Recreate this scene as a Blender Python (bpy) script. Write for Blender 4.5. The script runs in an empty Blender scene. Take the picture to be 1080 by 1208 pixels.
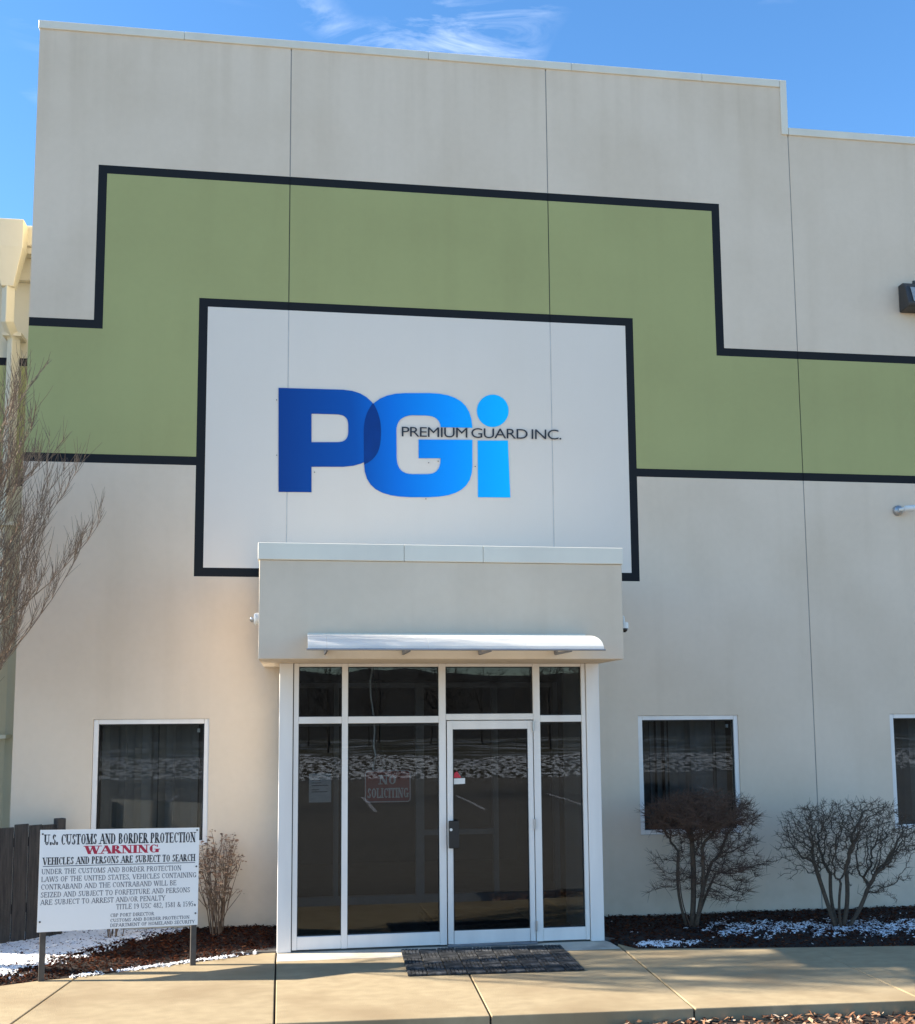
import bpy, bmesh, math, random
import numpy as np
from mathutils import Vector, Matrix
R = math.radians
sc = bpy.context.scene
col = sc.collection

# ------------------------------------------------------------------ camera
CAM = (2.86527, -11.39844, 2.22213); YAW, PITCH, ROLL = 0.14065, 0.11007, -0.0068
FPX, PCX, PCY = 1250.0, 528.03, 705.79            # focal length and principal point in photo pixels (1080 x 1208)
cd = bpy.data.cameras.new('camera'); cam = bpy.data.objects.new('camera', cd); col.objects.link(cam)
_f = Vector((math.sin(YAW)*math.cos(PITCH), math.cos(YAW)*math.cos(PITCH), math.sin(PITCH)))
_r = Vector((math.cos(YAW), -math.sin(YAW), 0)); _u = _r.cross(_f)
CR = math.cos(ROLL)*_r + math.sin(ROLL)*_u; CU = -math.sin(ROLL)*_r + math.cos(ROLL)*_u; CF = _f
cam.matrix_world = Matrix(((CR.x, CU.x, -CF.x, CAM[0]), (CR.y, CU.y, -CF.y, CAM[1]), (CR.z, CU.z, -CF.z, CAM[2]), (0, 0, 0, 1)))
cd.sensor_fit = 'VERTICAL'; cd.sensor_height = 24; cd.sensor_width = 24; cd.lens = FPX/1208*24
cd.shift_x = -(PCX-540)/1208; cd.shift_y = (PCY-604)/1208
cd.clip_start = 0.05; cd.clip_end = 3000
sc.camera = cam

# ------------------------------------------------------------------ sky, sun, exposure
SUN_EL, SUN_A = R(29.5), R(7.5)          # sun to the left, a little behind the front wall
to_sun = Vector((-math.cos(SUN_EL)*math.cos(SUN_A), math.cos(SUN_EL)*math.sin(SUN_A), math.sin(SUN_EL)))
w = bpy.data.worlds.new('World'); sc.world = w; w.use_nodes = True
nt = w.node_tree; N = nt.nodes; L = nt.links; N.clear()
sky = N.new('ShaderNodeTexSky'); sky.sky_type = 'NISHITA'; sky.sun_disc = False
sky.sun_elevation = SUN_EL; sky.sun_rotation = math.atan2(to_sun.x, to_sun.y)
sky.air_density = 1.0; sky.dust_density = 0.1; sky.ozone_density = 3.0; sky.altitude = 200
bg = N.new('ShaderNodeBackground'); bg.inputs['Strength'].default_value = 0.105
out = N.new('ShaderNodeOutputWorld')
tc = N.new('ShaderNodeTexCoord'); sep = N.new('ShaderNodeSeparateXYZ'); L.new(tc.outputs['Generated'], sep.inputs[0])
mz = N.new('ShaderNodeMath'); mz.operation = 'MAXIMUM'; L.new(sep.outputs['Z'], mz.inputs[0]); mz.inputs[1].default_value = 0.08
dx = N.new('ShaderNodeMath'); dx.operation = 'DIVIDE'; L.new(sep.outputs['X'], dx.inputs[0]); L.new(mz.outputs[0], dx.inputs[1])
dy = N.new('ShaderNodeMath'); dy.operation = 'DIVIDE'; L.new(sep.outputs['Y'], dy.inputs[0]); L.new(mz.outputs[0], dy.inputs[1])
cmb = N.new('ShaderNodeCombineXYZ'); L.new(dx.outputs[0], cmb.inputs[0]); L.new(dy.outputs[0], cmb.inputs[1])
def cloud_noise(scale, detail, loc, s):
    mp = N.new('ShaderNodeMapping'); mp.inputs['Location'].default_value = loc; mp.inputs['Scale'].default_value = s
    mp.inputs['Rotation'].default_value = (0, 0, R(25)); L.new(cmb.outputs[0], mp.inputs['Vector'])
    n = N.new('ShaderNodeTexNoise'); n.inputs['Scale'].default_value = scale; n.inputs['Detail'].default_value = detail
    n.inputs['Roughness'].default_value = 0.62; n.inputs['Distortion'].default_value = 0.6
    L.new(mp.outputs[0], n.inputs['Vector']); return n
big = cloud_noise(2.1, 2, (4.757, 18.064, 0), (1, 1, 1)); fine = cloud_noise(8.0, 10, (0.013, 8.108, 0), (0.8, 1.3, 1))
r1 = N.new('ShaderNodeMapRange'); r1.inputs[1].default_value = 0.54; r1.inputs[2].default_value = 0.76; L.new(big.outputs[0], r1.inputs[0])
r2 = N.new('ShaderNodeMapRange'); r2.inputs[1].default_value = 0.46; r2.inputs[2].default_value = 0.72; L.new(fine.outputs[0], r2.inputs[0])
mm = N.new('ShaderNodeMath'); mm.operation = 'MULTIPLY'; L.new(r1.outputs[0], mm.inputs[0]); L.new(r2.outputs[0], mm.inputs[1])
mx = N.new('ShaderNodeMixRGB'); mx.inputs['Color2'].default_value = (5.2, 5.6, 6.2, 1)
hs = N.new('ShaderNodeHueSaturation'); hs.inputs['Saturation'].default_value = 1.19; L.new(sky.outputs[0], hs.inputs['Color'])
L.new(mm.outputs[0], mx.inputs['Fac']); L.new(hs.outputs[0], mx.inputs['Color1'])
L.new(mx.outputs[0], bg.inputs['Color']); L.new(bg.outputs[0], out.inputs['Surface'])
sd = bpy.data.lights.new('sun', 'SUN'); sd.energy = 5.0; sd.angle = R(0.7); sd.color = (1.0, 0.91, 0.775)
so = bpy.data.objects.new('sun', sd); col.objects.link(so); so.rotation_euler = (-to_sun).to_track_quat('-Z', 'Y').to_euler()
so.location = (-30, 10, 40)
sc.view_settings.view_transform = 'Standard'; sc.view_settings.look = 'None'; sc.view_settings.gamma = 1
sc.view_settings.use_curve_mapping = False; sc.view_settings.exposure = 1.62

# ------------------------------------------------------------------ pixel -> place
def ray(px, py): return CF + (px-PCX)/FPX*CR - (py-PCY)/FPX*CU
def onY(px, py, y=0.0):
    v = ray(px, py); t = (y-CAM[1])/v.y; return Vector(CAM)+t*v
def onZ(px, py, z=0.0):
    v = ray(px, py); t = (z-CAM[2])/v.z; return Vector(CAM)+t*v

# ------------------------------------------------------------------ materials
MATS = {}
def pm(name, c1, c2=None, scale=6.0, rough=0.7, bump=0.0, bscale=60.0, metal=0.0, spec=0.5, stretch=(1, 1, 1), detail=5, contrast=(0.3, 0.7), trans=0.0, coord='Object', c3=None, scale3=1.5, bstretch=None, objvar=0.0):
    m = bpy.data.materials.new(name); m.use_nodes = True; MATS[name] = m
    t = m.node_tree; n = t.nodes; l = t.links; b = n['Principled BSDF']
    b.inputs['Roughness'].default_value = rough; b.inputs['Metallic'].default_value = metal; b.inputs['Specular IOR Level'].default_value = spec
    c2 = c2 or tuple(x*0.82 for x in c1)
    tcn = n.new('ShaderNodeTexCoord'); mp = n.new('ShaderNodeMapping'); mp.inputs['Scale'].default_value = stretch
    l.new(tcn.outputs[coord], mp.inputs['Vector'])
    nz = n.new('ShaderNodeTexNoise'); nz.inputs['Scale'].default_value = scale; nz.inputs['Detail'].default_value = detail
    l.new(mp.outputs[0], nz.inputs['Vector'])
    cr = n.new('ShaderNodeValToRGB'); cr.color_ramp.elements[0].position = contrast[0]; cr.color_ramp.elements[1].position = contrast[1]
    cr.color_ramp.elements[0].color = (*c1, 1); cr.color_ramp.elements[1].color = (*c2, 1)
    l.new(nz.outputs[0], cr.inputs[0]); last = cr.outputs[0]
    if c3:
        nz3 = n.new('ShaderNodeTexNoise'); nz3.inputs['Scale'].default_value = scale3; nz3.inputs['Detail'].default_value = 4
        l.new(tcn.outputs[coord], nz3.inputs['Vector'])
        mr = n.new('ShaderNodeMapRange'); mr.inputs[1].default_value = 0.48; mr.inputs[2].default_value = 0.7; l.new(nz3.outputs[0], mr.inputs[0])
        mxx = n.new('ShaderNodeMixRGB'); mxx.inputs['Color2'].default_value = (*c3, 1); l.new(mr.outputs[0], mxx.inputs['Fac']); l.new(last, mxx.inputs['Color1']); last = mxx.outputs[0]
    if objvar:
        oi = n.new('ShaderNodeObjectInfo'); mrv = n.new('ShaderNodeMapRange'); mrv.inputs[3].default_value = 1-objvar; mrv.inputs[4].default_value = 1+objvar; l.new(oi.outputs['Random'], mrv.inputs[0])
        hv = n.new('ShaderNodeHueSaturation'); l.new(mrv.outputs[0], hv.inputs['Value']); l.new(last, hv.inputs['Color']); last = hv.outputs[0]
    l.new(last, b.inputs['Base Color'])
    if bump:
        bn = n.new('ShaderNodeTexNoise'); bn.inputs['Scale'].default_value = bscale; bn.inputs['Detail'].default_value = 3
        if bstretch:
            mb_ = n.new('ShaderNodeMapping'); mb_.inputs['Scale'].default_value = bstretch; l.new(tcn.outputs[coord], mb_.inputs['Vector']); l.new(mb_.outputs[0], bn.inputs['Vector'])
        else: l.new(tcn.outputs[coord], bn.inputs['Vector'])
        bp = n.new('ShaderNodeBump'); bp.inputs['Strength'].default_value = bump; bp.inputs['Distance'].default_value = 0.01
        l.new(bn.outputs[0], bp.inputs['Height']); l.new(bp.outputs[0], b.inputs['Normal'])
    if trans:
        tl = n.new('ShaderNodeBsdfTranslucent'); tl.inputs['Color'].default_value = (*c1, 1)
        ms = n.new('ShaderNodeMixShader'); ms.inputs[0].default_value = trans
        l.new(b.outputs[0], ms.inputs[1]); l.new(tl.outputs[0], ms.inputs[2]); l.new(ms.outputs[0], n['Material Output'].inputs['Surface'])
    return m

def wall_paint(name, c, stain, amt=0.35, grime=False):
    """painted concrete panel: faint blotches, rain streaks, fine orange-peel relief"""
    m = bpy.data.materials.new(name); m.use_nodes = True; t = m.node_tree; n = t.nodes; l = t.links; b = n['Principled BSDF']
    b.inputs['Roughness'].default_value = 0.82; b.inputs['Specular IOR Level'].default_value = 0.25
    g = n.new('ShaderNodeTexCoord')
    def noise(sc_, stretch, det, lo, hi):
        mp = n.new('ShaderNodeMapping'); mp.inputs['Scale'].default_value = stretch; l.new(g.outputs['Object'], mp.inputs['Vector'])
        z = n.new('ShaderNodeTexNoise'); z.inputs['Scale'].default_value = sc_; z.inputs['Detail'].default_value = det; l.new(mp.outputs[0], z.inputs['Vector'])
        mr = n.new('ShaderNodeMapRange'); mr.inputs[1].default_value = lo; mr.inputs[2].default_value = hi; l.new(z.outputs[0], mr.inputs[0]); return mr
    a = noise(0.7, (1, 1, 1), 4, 0.4, 0.75); s = noise(3.0, (1, 1, 0.07), 5, 0.5, 0.78); f = noise(14, (1, 1, 1), 4, 0.35, 0.7)
    ad = n.new('ShaderNodeMath'); ad.operation = 'MULTIPLY_ADD'; l.new(s.outputs[0], ad.inputs[0]); ad.inputs[1].default_value = 0.55; l.new(a.outputs[0], ad.inputs[2])
    ad2 = n.new('ShaderNodeMath'); ad2.operation = 'MULTIPLY_ADD'; l.new(f.outputs[0], ad2.inputs[0]); ad2.inputs[1].default_value = 0.2; l.new(ad.outputs[0], ad2.inputs[2])
    if grime:      # run-off streaks hanging from the parapet, splash marks along the foot
        sx = n.new('ShaderNodeSeparateXYZ'); l.new(g.outputs['Object'], sx.inputs[0])
        for lo, hi, nzn in ((8.5, 9.75, noise(5.0, (1, 1, 0.04), 4, 0.48, 0.72)), (0.75, 0.0, noise(4.0, (1, 1, 1.4), 6, 0.42, 0.7))):
            zr = n.new('ShaderNodeMapRange'); zr.inputs[1].default_value = lo; zr.inputs[2].default_value = hi; l.new(sx.outputs['Z'], zr.inputs[0])
            pr = n.new('ShaderNodeMath'); pr.operation = 'MULTIPLY'; l.new(zr.outputs[0], pr.inputs[0]); l.new(nzn.outputs[0], pr.inputs[1])
            sm = n.new('ShaderNodeMath'); sm.operation = 'MULTIPLY_ADD'; l.new(pr.outputs[0], sm.inputs[0]); sm.inputs[1].default_value = 0.8; l.new(ad2.outputs[0], sm.inputs[2]); ad2 = sm
    mu = n.new('ShaderNodeMath'); mu.operation = 'MULTIPLY'; mu.use_clamp = True; l.new(ad2.outputs[0], mu.inputs[0]); mu.inputs[1].default_value = amt
    mxx = n.new('ShaderNodeMixRGB'); mxx.inputs['Color1'].default_value = (*c, 1); mxx.inputs['Color2'].default_value = (*stain, 1)
    l.new(mu.outputs[0], mxx.inputs['Fac']); l.new(mxx.outputs[0], b.inputs['Base Color'])
    bn = n.new('ShaderNodeTexNoise'); bn.inputs['Scale'].default_value = 90; bn.inputs['Detail'].default_value = 3; l.new(g.outputs['Object'], bn.inputs['Vector'])
    bn2 = n.new('ShaderNodeTexNoise'); bn2.inputs['Scale'].default_value = 1.3; bn2.inputs['Detail'].default_value = 2; l.new(g.outputs['Object'], bn2.inputs['Vector'])
    ba = n.new('ShaderNodeMath'); ba.operation = 'MULTIPLY_ADD'; l.new(bn2.outputs[0], ba.inputs[0]); ba.inputs[1].default_value = 3.0; l.new(bn.outputs[0], ba.inputs[2])
    bp = n.new('ShaderNodeBump'); bp.inputs['Strength'].default_value = 0.25; bp.inputs['Distance'].default_value = 0.004
    l.new(ba.outputs[0], bp.inputs['Height']); l.new(bp.outputs[0], b.inputs['Normal'])
    MATS[name] = m; return m

def glass_mat(name, tint, ior=1.5, boost=1.5):
    m = bpy.data.materials.new(name); m.use_nodes = True; t = m.node_tree; n = t.nodes; l = t.links; n.remove(n['Principled BSDF'])
    tr = n.new('ShaderNodeBsdfTransparent'); tr.inputs[0].default_value = (*tint, 1)
    gl = n.new('ShaderNodeBsdfGlossy'); gl.inputs['Roughness'].default_value = 0.004; gl.inputs['Color'].default_value = (0.93, 0.97, 1.0, 1)
    fr = n.new('ShaderNodeFresnel'); fr.inputs['IOR'].default_value = ior
    mu = n.new('ShaderNodeMath'); mu.operation = 'MULTIPLY'; mu.use_clamp = True; mu.inputs[1].default_value = boost; l.new(fr.outputs[0], mu.inputs[0])
    g = n.new('ShaderNodeTexCoord'); nz = n.new('ShaderNodeTexNoise'); nz.inputs['Scale'].default_value = 1.7; nz.inputs['Detail'].default_value = 1
    l.new(g.outputs['Object'], nz.inputs['Vector'])
    bp = n.new('ShaderNodeBump'); bp.inputs['Strength'].default_value = 0.02; bp.inputs['Distance'].default_value = 0.02; l.new(nz.outputs[0], bp.inputs['Height']); l.new(bp.outputs[0], gl.inputs['Normal'])
    ms = n.new('ShaderNodeMixShader'); l.new(mu.outputs[0], ms.inputs[0]); l.new(tr.outputs[0], ms.inputs[1]); l.new(gl.outputs[0], ms.inputs[2])
    l.new(ms.outputs[0], n['Material Output'].inputs['Surface']); MATS[name] = m; return m

M = MATS
wall_paint('wall_grey', (0.73, 0.605, 0.465), (0.585, 0.47, 0.34), 0.55, True)
wall_paint('wall_light', (0.77, 0.685, 0.585), (0.70, 0.61, 0.505), 0.3)
wall_paint('wall_green', (0.39, 0.39, 0.165), (0.33, 0.32, 0.135), 0.5)
wall_paint('wall_black', (0.011, 0.013, 0.015), (0.018, 0.019, 0.02), 0.4)
wall_paint('wing_cream', (0.62, 0.56, 0.42), (0.5, 0.44, 0.32))
wall_paint('fascia_paint', (0.70, 0.585, 0.445), (0.56, 0.455, 0.33), 0.55)
pm('sealant', (0.34, 0.32, 0.29), rough=0.8); pm('sealant_light', (0.66, 0.64, 0.6), rough=0.8); pm('sealant_green', (0.10, 0.11, 0.06), rough=0.8)
pm('coping_metal', (0.74, 0.69, 0.56), (0.66, 0.61, 0.50), scale=3, rough=0.5, stretch=(1, 1, 0.2))
pm('trim_metal', (0.80, 0.74, 0.60), (0.72, 0.66, 0.54), scale=2, rough=0.45, stretch=(1, 1, 0.3))
pm('aluminium', (0.84, 0.80, 0.74), (0.74, 0.70, 0.65), scale=5, rough=0.42, spec=0.5, stretch=(1, 1, 0.15))
pm('aluminium_dark', (0.20, 0.20, 0.21), rough=0.5)
pm('inner_frame', (0.42, 0.43, 0.44), rough=0.5)
pm('gasket', (0.012, 0.012, 0.012), rough=0.6)
pm('black_plastic', (0.012, 0.012, 0.013), rough=0.4)
pm('white_plastic', (0.75, 0.75, 0.72), (0.66, 0.66, 0.62), rough=0.35)
pm('dark_dome', (0.01, 0.01, 0.012), rough=0.08)
pm('bronze', (0.028, 0.026, 0.025), (0.045, 0.04, 0.036), rough=0.5)
pm('lamp_lens', (0.35, 0.36, 0.36), rough=0.15)
pm('awning_plastic', (0.93, 0.92, 0.88), (0.86, 0.85, 0.82), scale=4, rough=0.6, spec=0.15, trans=0.6, stretch=(1, 3, 3))
pm('steel', (0.45, 0.45, 0.45), rough=0.35, metal=0.9)
pm('concrete', (0.375, 0.292, 0.172), (0.30, 0.23, 0.132), scale=7, rough=0.9, bump=0.22, bscale=40, bstretch=(6, 0.5, 1), objvar=0.07, stretch=(1, 1.6, 1), c3=(0.26, 0.19, 0.105), scale3=1.1, detail=8)
pm('concrete_pad', (0.66, 0.58, 0.46), (0.52, 0.45, 0.36), scale=5, rough=0.9, bump=0.35, bscale=140, c3=(0.36, 0.31, 0.25), scale3=2.2, detail=8)
pm('joint_fill', (0.03, 0.027, 0.022), rough=0.95)
pm('pale_asphalt', (0.25, 0.215, 0.172), (0.205, 0.178, 0.142), scale=25, rough=0.9, bump=0.12, bscale=120, c3=(0.13, 0.118, 0.104), scale3=0.12)  # paler and warmer than real asphalt, to bounce light onto the front wall
pm('soil', (0.025, 0.015, 0.010), (0.012, 0.008, 0.006), scale=30, rough=0.95, bump=0.8, bscale=60)
pm('dry_grass', (0.12, 0.10, 0.055), (0.085, 0.075, 0.04), scale=0.4, rough=0.95, c3=(0.55, 0.57, 0.60), scale3=0.25)
def random_tint(name, stops, rough=0.85):
    m = bpy.data.materials.new(name); m.use_nodes = True; t = m.node_tree; n = t.nodes; l = t.links; b = n['Principled BSDF']; b.inputs['Roughness'].default_value = rough
    b.inputs['Specular IOR Level'].default_value = 0.1
    g = n.new('ShaderNodeNewGeometry'); cr = n.new('ShaderNodeValToRGB'); e = cr.color_ramp.elements
    for i, (p, c) in enumerate(stops):
        el = e[i] if i < 2 else e.new(p); el.position = p; el.color = (*c, 1)
    l.new(g.outputs['Random Per Island'], cr.inputs[0]); l.new(cr.outputs[0], b.inputs['Base Color']); MATS[name] = m
random_tint('mulch_chips', [(0, (0.014, 0.004, 0.002)), (0.55, (0.045, 0.011, 0.004)), (0.92, (0.095, 0.028, 0.010)), (1, (0.20, 0.085, 0.04))])
random_tint('dead_leaves', [(0, (0.09, 0.035, 0.02)), (0.5, (0.22, 0.11, 0.06)), (0.85, (0.35, 0.22, 0.13)), (1, (0.5, 0.4, 0.3))])
pm('snow', (0.93, 0.93, 0.93), (0.84, 0.85, 0.86), scale=18, rough=0.6, bump=0.6, bscale=70)
pm('bark_reddish', (0.105, 0.058, 0.036), (0.062, 0.036, 0.024), scale=40, rough=0.85)
pm('bark_dark', (0.095, 0.066, 0.042), (0.05, 0.035, 0.024), scale=40, rough=0.85)
pm('bark_tree', (0.24, 0.17, 0.115), (0.14, 0.098, 0.066), scale=30, rough=0.85)
pm('stem_tan', (0.19, 0.125, 0.08), (0.11, 0.072, 0.048), scale=30, rough=0.85)
random_tint('seed_heads', [(0, (0.16, 0.10, 0.07)), (0.5, (0.34, 0.22, 0.15)), (1, (0.48, 0.35, 0.25))])
pm('weathered_wood', (0.060, 0.052, 0.046), (0.022, 0.020, 0.019), scale=9, rough=0.9, bump=0.6, bscale=40, stretch=(6, 6, 0.5), detail=8)
pm('sign_white', (0.90, 0.88, 0.84), (0.86, 0.84, 0.80), scale=1.5, rough=0.35)
pm('ink_black', (0.02, 0.02, 0.026), rough=0.5)
pm('ink_grey', (0.10, 0.105, 0.13), rough=0.5)
pm('ink_red', (0.50, 0.015, 0.055), rough=0.5)
pm('post_metal', (0.10, 0.09, 0.08), (0.06, 0.052, 0.046), scale=12, rough=0.55, metal=0.4)
pm('plate_red', (0.46, 0.075, 0.07), rough=0.5)
pm('plate_print', (0.88, 0.82, 0.78), rough=0.5)
pm('paper', (0.62, 0.63, 0.62), (0.45, 0.46, 0.46), scale=25, rough=0.8, stretch=(0.4, 1, 2))
pm('sticker_red', (0.60, 0.02, 0.045), rough=0.4)
pm('cord_white', (0.9, 0.89, 0.85), rough=0.5)
pm('cord_green', (0.03, 0.10, 0.05), rough=0.5)
pm('mat_rubber', (0.012, 0.0125, 0.013), (0.032, 0.033, 0.035), scale=16, rough=0.75, bump=0.6, bscale=150, c3=(0.10, 0.10, 0.10), scale3=9, objvar=0.35)
pm('blind_fabric', (0.30, 0.29, 0.27), (0.21, 0.20, 0.19), scale=4, rough=0.85, stretch=(1, 1, 0.1))
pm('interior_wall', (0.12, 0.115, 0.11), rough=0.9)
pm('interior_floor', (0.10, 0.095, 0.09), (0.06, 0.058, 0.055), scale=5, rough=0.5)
pm('roofing', (0.25, 0.25, 0.25), rough=0.9)
glass_mat('door_glass', (0.60, 0.63, 0.64), 1.5, 0.8)
glass_mat('window_glass', (0.66, 0.69, 0.70), 1.5, 0.5)
pm('far_bark', (0.10, 0.085, 0.072), (0.06, 0.05, 0.045), rough=0.9)

# ------------------------------------------------------------------ mesh helpers
class MB:
    def __init__(s): s.v = []; s.f = []; s.m = []
    def add(s, vs, fs, mi=0):
        o = len(s.v); s.v += [tuple(v) for v in vs]; s.f += [tuple(i+o for i in f) for f in fs]; s.m += [mi]*len(fs)
    def box(s, x0, x1, y0, y1, z0, z1, mi=0):
        s.add([(x0, y0, z0), (x1, y0, z0), (x1, y1, z0), (x0, y1, z0), (x0, y0, z1), (x1, y0, z1), (x1, y1, z1), (x0, y1, z1)],
              [(0, 3, 2, 1), (4, 5, 6, 7), (0, 1, 5, 4), (1, 2, 6, 5), (2, 3, 7, 6), (3, 0, 4, 7)], mi)
    def prism(s, pts, z0, z1, mi=0):
        """polygon pts (x, y), counter-clockwise from above, extruded up"""
        n = len(pts); s.add([(p[0], p[1], z0) for p in pts]+[(p[0], p[1], z1) for p in pts],
              [tuple(range(n-1, -1, -1)), tuple(range(n, 2*n))]+[(i, (i+1) % n, n+(i+1) % n, n+i) for i in range(n)], mi)
    def extrude_x(s, prof, x0, x1, mi=0):
        """profile (y, z) closed polygon swept along x"""
        n = len(prof); s.add([(x0, p[0], p[1]) for p in prof]+[(x1, p[0], p[1]) for p in prof],
              [tuple(range(n)), tuple(range(2*n-1, n-1, -1))]+[(i, n+i, n+(i+1) % n, (i+1) % n) for i in range(n)], mi)
    def tube(s, pts, rad, n=6, cap=True, mi=0):
        pts = [Vector(p) for p in pts]; k = len(pts)
        if isinstance(rad, (int, float)): rad = [rad]*k
        vs = []; ref = None
        for i in range(k):
            t = (pts[min(i+1, k-1)]-pts[max(i-1, 0)])
            if t.length < 1e-9: t = Vector((0, 0, 1))
            t.normalize()
            if ref is None: ref = Vector((1, 0, 0)) if abs(t.x) < 0.8 else Vector((0, 1, 0))
            a = (ref-t*ref.dot(t))
            if a.length < 1e-6: a = t.orthogonal()
            a.normalize(); ref = a; b = t.cross(a)
            for j in range(n):
                an = 2*math.pi*j/n; vs.append(pts[i]+(a*math.cos(an)+b*math.sin(an))*rad[i])
        fs = [(i*n+j, i*n+(j+1) % n, (i+1)*n+(j+1) % n, (i+1)*n+j) for i in range(k-1) for j in range(n)]
        if cap: fs += [tuple(range(n-1, -1, -1)), tuple(range((k-1)*n, k*n))]
        s.add(vs, fs, mi)
    def build(s, name, mats, parent=None, smooth=False, bevel=0.0, segs=1):
        me = bpy.data.meshes.new(name)
        o = bpy.data.objects.new(name, me)
        org = Vector((0, 0, 0))
        if parent is not None:
            p = parent
            while p is not None: org += p.location; p = p.parent
            o.parent = parent
        me.from_pydata([(v[0]-org.x, v[1]-org.y, v[2]-org.z) for v in s.v], [], s.f)
        for mm_ in (mats if isinstance(mats, (list, tuple)) else [mats]): me.materials.append(MATS[mm_])
        if isinstance(mats, (list, tuple)) and len(mats) > 1: me.polygons.foreach_set('material_index', s.m)
        if bevel:
            bm = bmesh.new(); bm.from_mesh(me); bmesh.ops.remove_doubles(bm, verts=bm.verts, dist=1e-5)
            bmesh.ops.bevel(bm, geom=[e for e in bm.edges if len(e.link_faces) == 2 and e.calc_face_angle(0) > 0.5], offset=bevel, segments=segs, affect='EDGES', profile=0.5)
            bm.to_mesh(me); bm.free()
        if smooth: me.polygons.foreach_set('use_smooth', [True]*len(me.polygons))
        me.update(); col.objects.link(o); return o
def box(name, mat, parent, x0, x1, y0, y1, z0, z1, bevel=0.0):
    b = MB(); b.box(x0, x1, y0, y1, z0, z1); return b.build(name, mat, parent, bevel=bevel)
def tag(o, label=None, cat=None, group=None, kind=None):
    if label: o['label'] = label
    if cat: o['category'] = cat
    if group: o['group'] = group
    if kind: o['kind'] = kind
    return o
def thing(name, label, cat, loc, group=None):
    o = bpy.data.objects.new(name, None); col.objects.link(o); o.location = loc; o.empty_display_size = 0.2
    return tag(o, label, cat, group)
def polymesh(name, loops, mat, parent, to3, depth=0.0):
    """flat shape from outline + holes given in 2D, mapped by to3(u, v) -> world; depth pushes a rim back (+y)"""
    bm = bmesh.new(); es = []
    for lp in loops:
        vs = [bm.verts.new(to3(u, v)) for u, v in lp]
        es += [bm.edges.new((vs[i], vs[(i+1) % len(vs)])) for i in range(len(vs))]
    bmesh.ops.triangle_fill(bm, edges=es, use_beauty=True)
    me = bpy.data.meshes.new(name)
    if depth:
        r = bmesh.ops.extrude_face_region(bm, geom=list(bm.faces))
        bmesh.ops.translate(bm, vec=(0, depth, 0), verts=[g for g in r['geom'] if isinstance(g, bmesh.types.BMVert)])
    bmesh.ops.recalc_face_normals(bm, faces=bm.faces)
    org = parent.location if parent else Vector((0, 0, 0))
    bmesh.ops.translate(bm, vec=-org, verts=bm.verts)
    bm.to_mesh(me); bm.free(); me.materials.append(MATS[mat]); o = bpy.data.objects.new(name, me); col.objects.link(o); o.parent = parent; return o

# ------------------------------------------------------------------ the setting: ground, lot, pavement, beds
def fbm(x, y, seed=0):
    return (math.sin(x*1.7+seed)*math.cos(y*2.3-seed*1.3)+0.5*math.sin(x*4.1-y*3.2+seed*2.1)+0.35*math.sin(x*9.3+y*7.7+seed)+0.25*math.cos(x*17.1-y*13.7+seed*3))/2.1
g = MB(); g.add([(-900, -900, -0.17), (900, -900, -0.17), (900, 900, -0.17), (-900, 900, -0.17)], [(0, 1, 2, 3)])
tag(g.build('ground', 'dry_grass'), kind='structure')
g = MB(); g.add([(-60, -31, -0.14), (70, -31, -0.14), (70, -3.0, -0.14), (-60, -3.0, -0.14)], [(0, 1, 2, 3)])
tag(g.build('parking_lot', 'pale_asphalt'), kind='structure')
g = MB()
for k in range(16):
    x = -20+k*2.75; g.add([(x, -22.0, -0.136), (x+0.1, -22.0, -0.136), (x+0.1, -17.0, -0.136), (x, -17.0, -0.136)], [(0, 1, 2, 3)])
tag(g.build('parking_lines', 'plate_print'), kind='structure')

def front_y(x): return -3.284-0.038*(x-2.757)
bedL = [(-0.9, -2.02), (0.42, -1.803), (0.70, -1.677), (1.0, -1.60), (1.262, -1.50), (1.959, -1.197), (2.69, -0.87)]
bedR = [(5.908, -0.98), (6.095, -1.34), (7.279, -1.508), (8.728, -1.684), (11, -1.86), (15, -2.1)]
def lerp_line(pl, x):
    for a, b in zip(pl, pl[1:]):
        if a[0] <= x <= b[0]: t = (x-a[0])/(b[0]-a[0]); return a[1]+t*(b[1]-a[1])
    return pl[-1][1] if x > pl[-1][0] else pl[0][1]
walk = tag(bpy.data.objects.new('pavement', None), kind='structure'); col.objects.link(walk)
mb = MB(); mb.prism([(-4, -3.02), (2.7, -3.26), (9.5, -3.52), (15, -3.7), (15, -2.3), (11, -1.9), (8.7, -1.72), (6.05, -1.36), (5.86, -0.93), (2.72, -0.9), (1.9, -1.25), (0.4, -1.84), (-4, -2.4)], -0.15, -0.035)
mb.build('joint_filler', 'joint_fill', walk)
G_ = 0.007
def slab(pts, mat='concrete', z1=0.0):
    m_ = MB(); m_.prism(pts, -0.17, z1); return m_.build('slab', mat, walk, bevel=0.007, segs=2)
def fy(x): return (x, front_y(x))
slab([(-4, -2.95), fy(0.78-G_), (1.0-G_, -1.606), (0.70, -1.677), (0.42, -1.803), (-0.9, -2.02), (-4, -2.5)])
slab([fy(0.78+G_), fy(2.72-G_), (2.69-G_, -1.30-G_), (2.69-G_, -0.875), (1.959, -1.197), (1.262, -1.50), (1.0+G_, -1.60)])
slab([fy(2.72+G_), fy(4.31-G_), (4.385-G_, -1.30-G_), (2.69+G_, -1.30-G_)])
slab([fy(4.31+G_), fy(5.87-G_), (5.955-G_, -1.30-G_), (4.385+G_, -1.30-G_)])
slab([(2.69+G_, -1.30+G_), (5.955-G_, -1.30+G_), (5.93, -1.02), (5.90, -0.93), (2.69+G_, -0.87)], 'concrete_pad')
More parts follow.
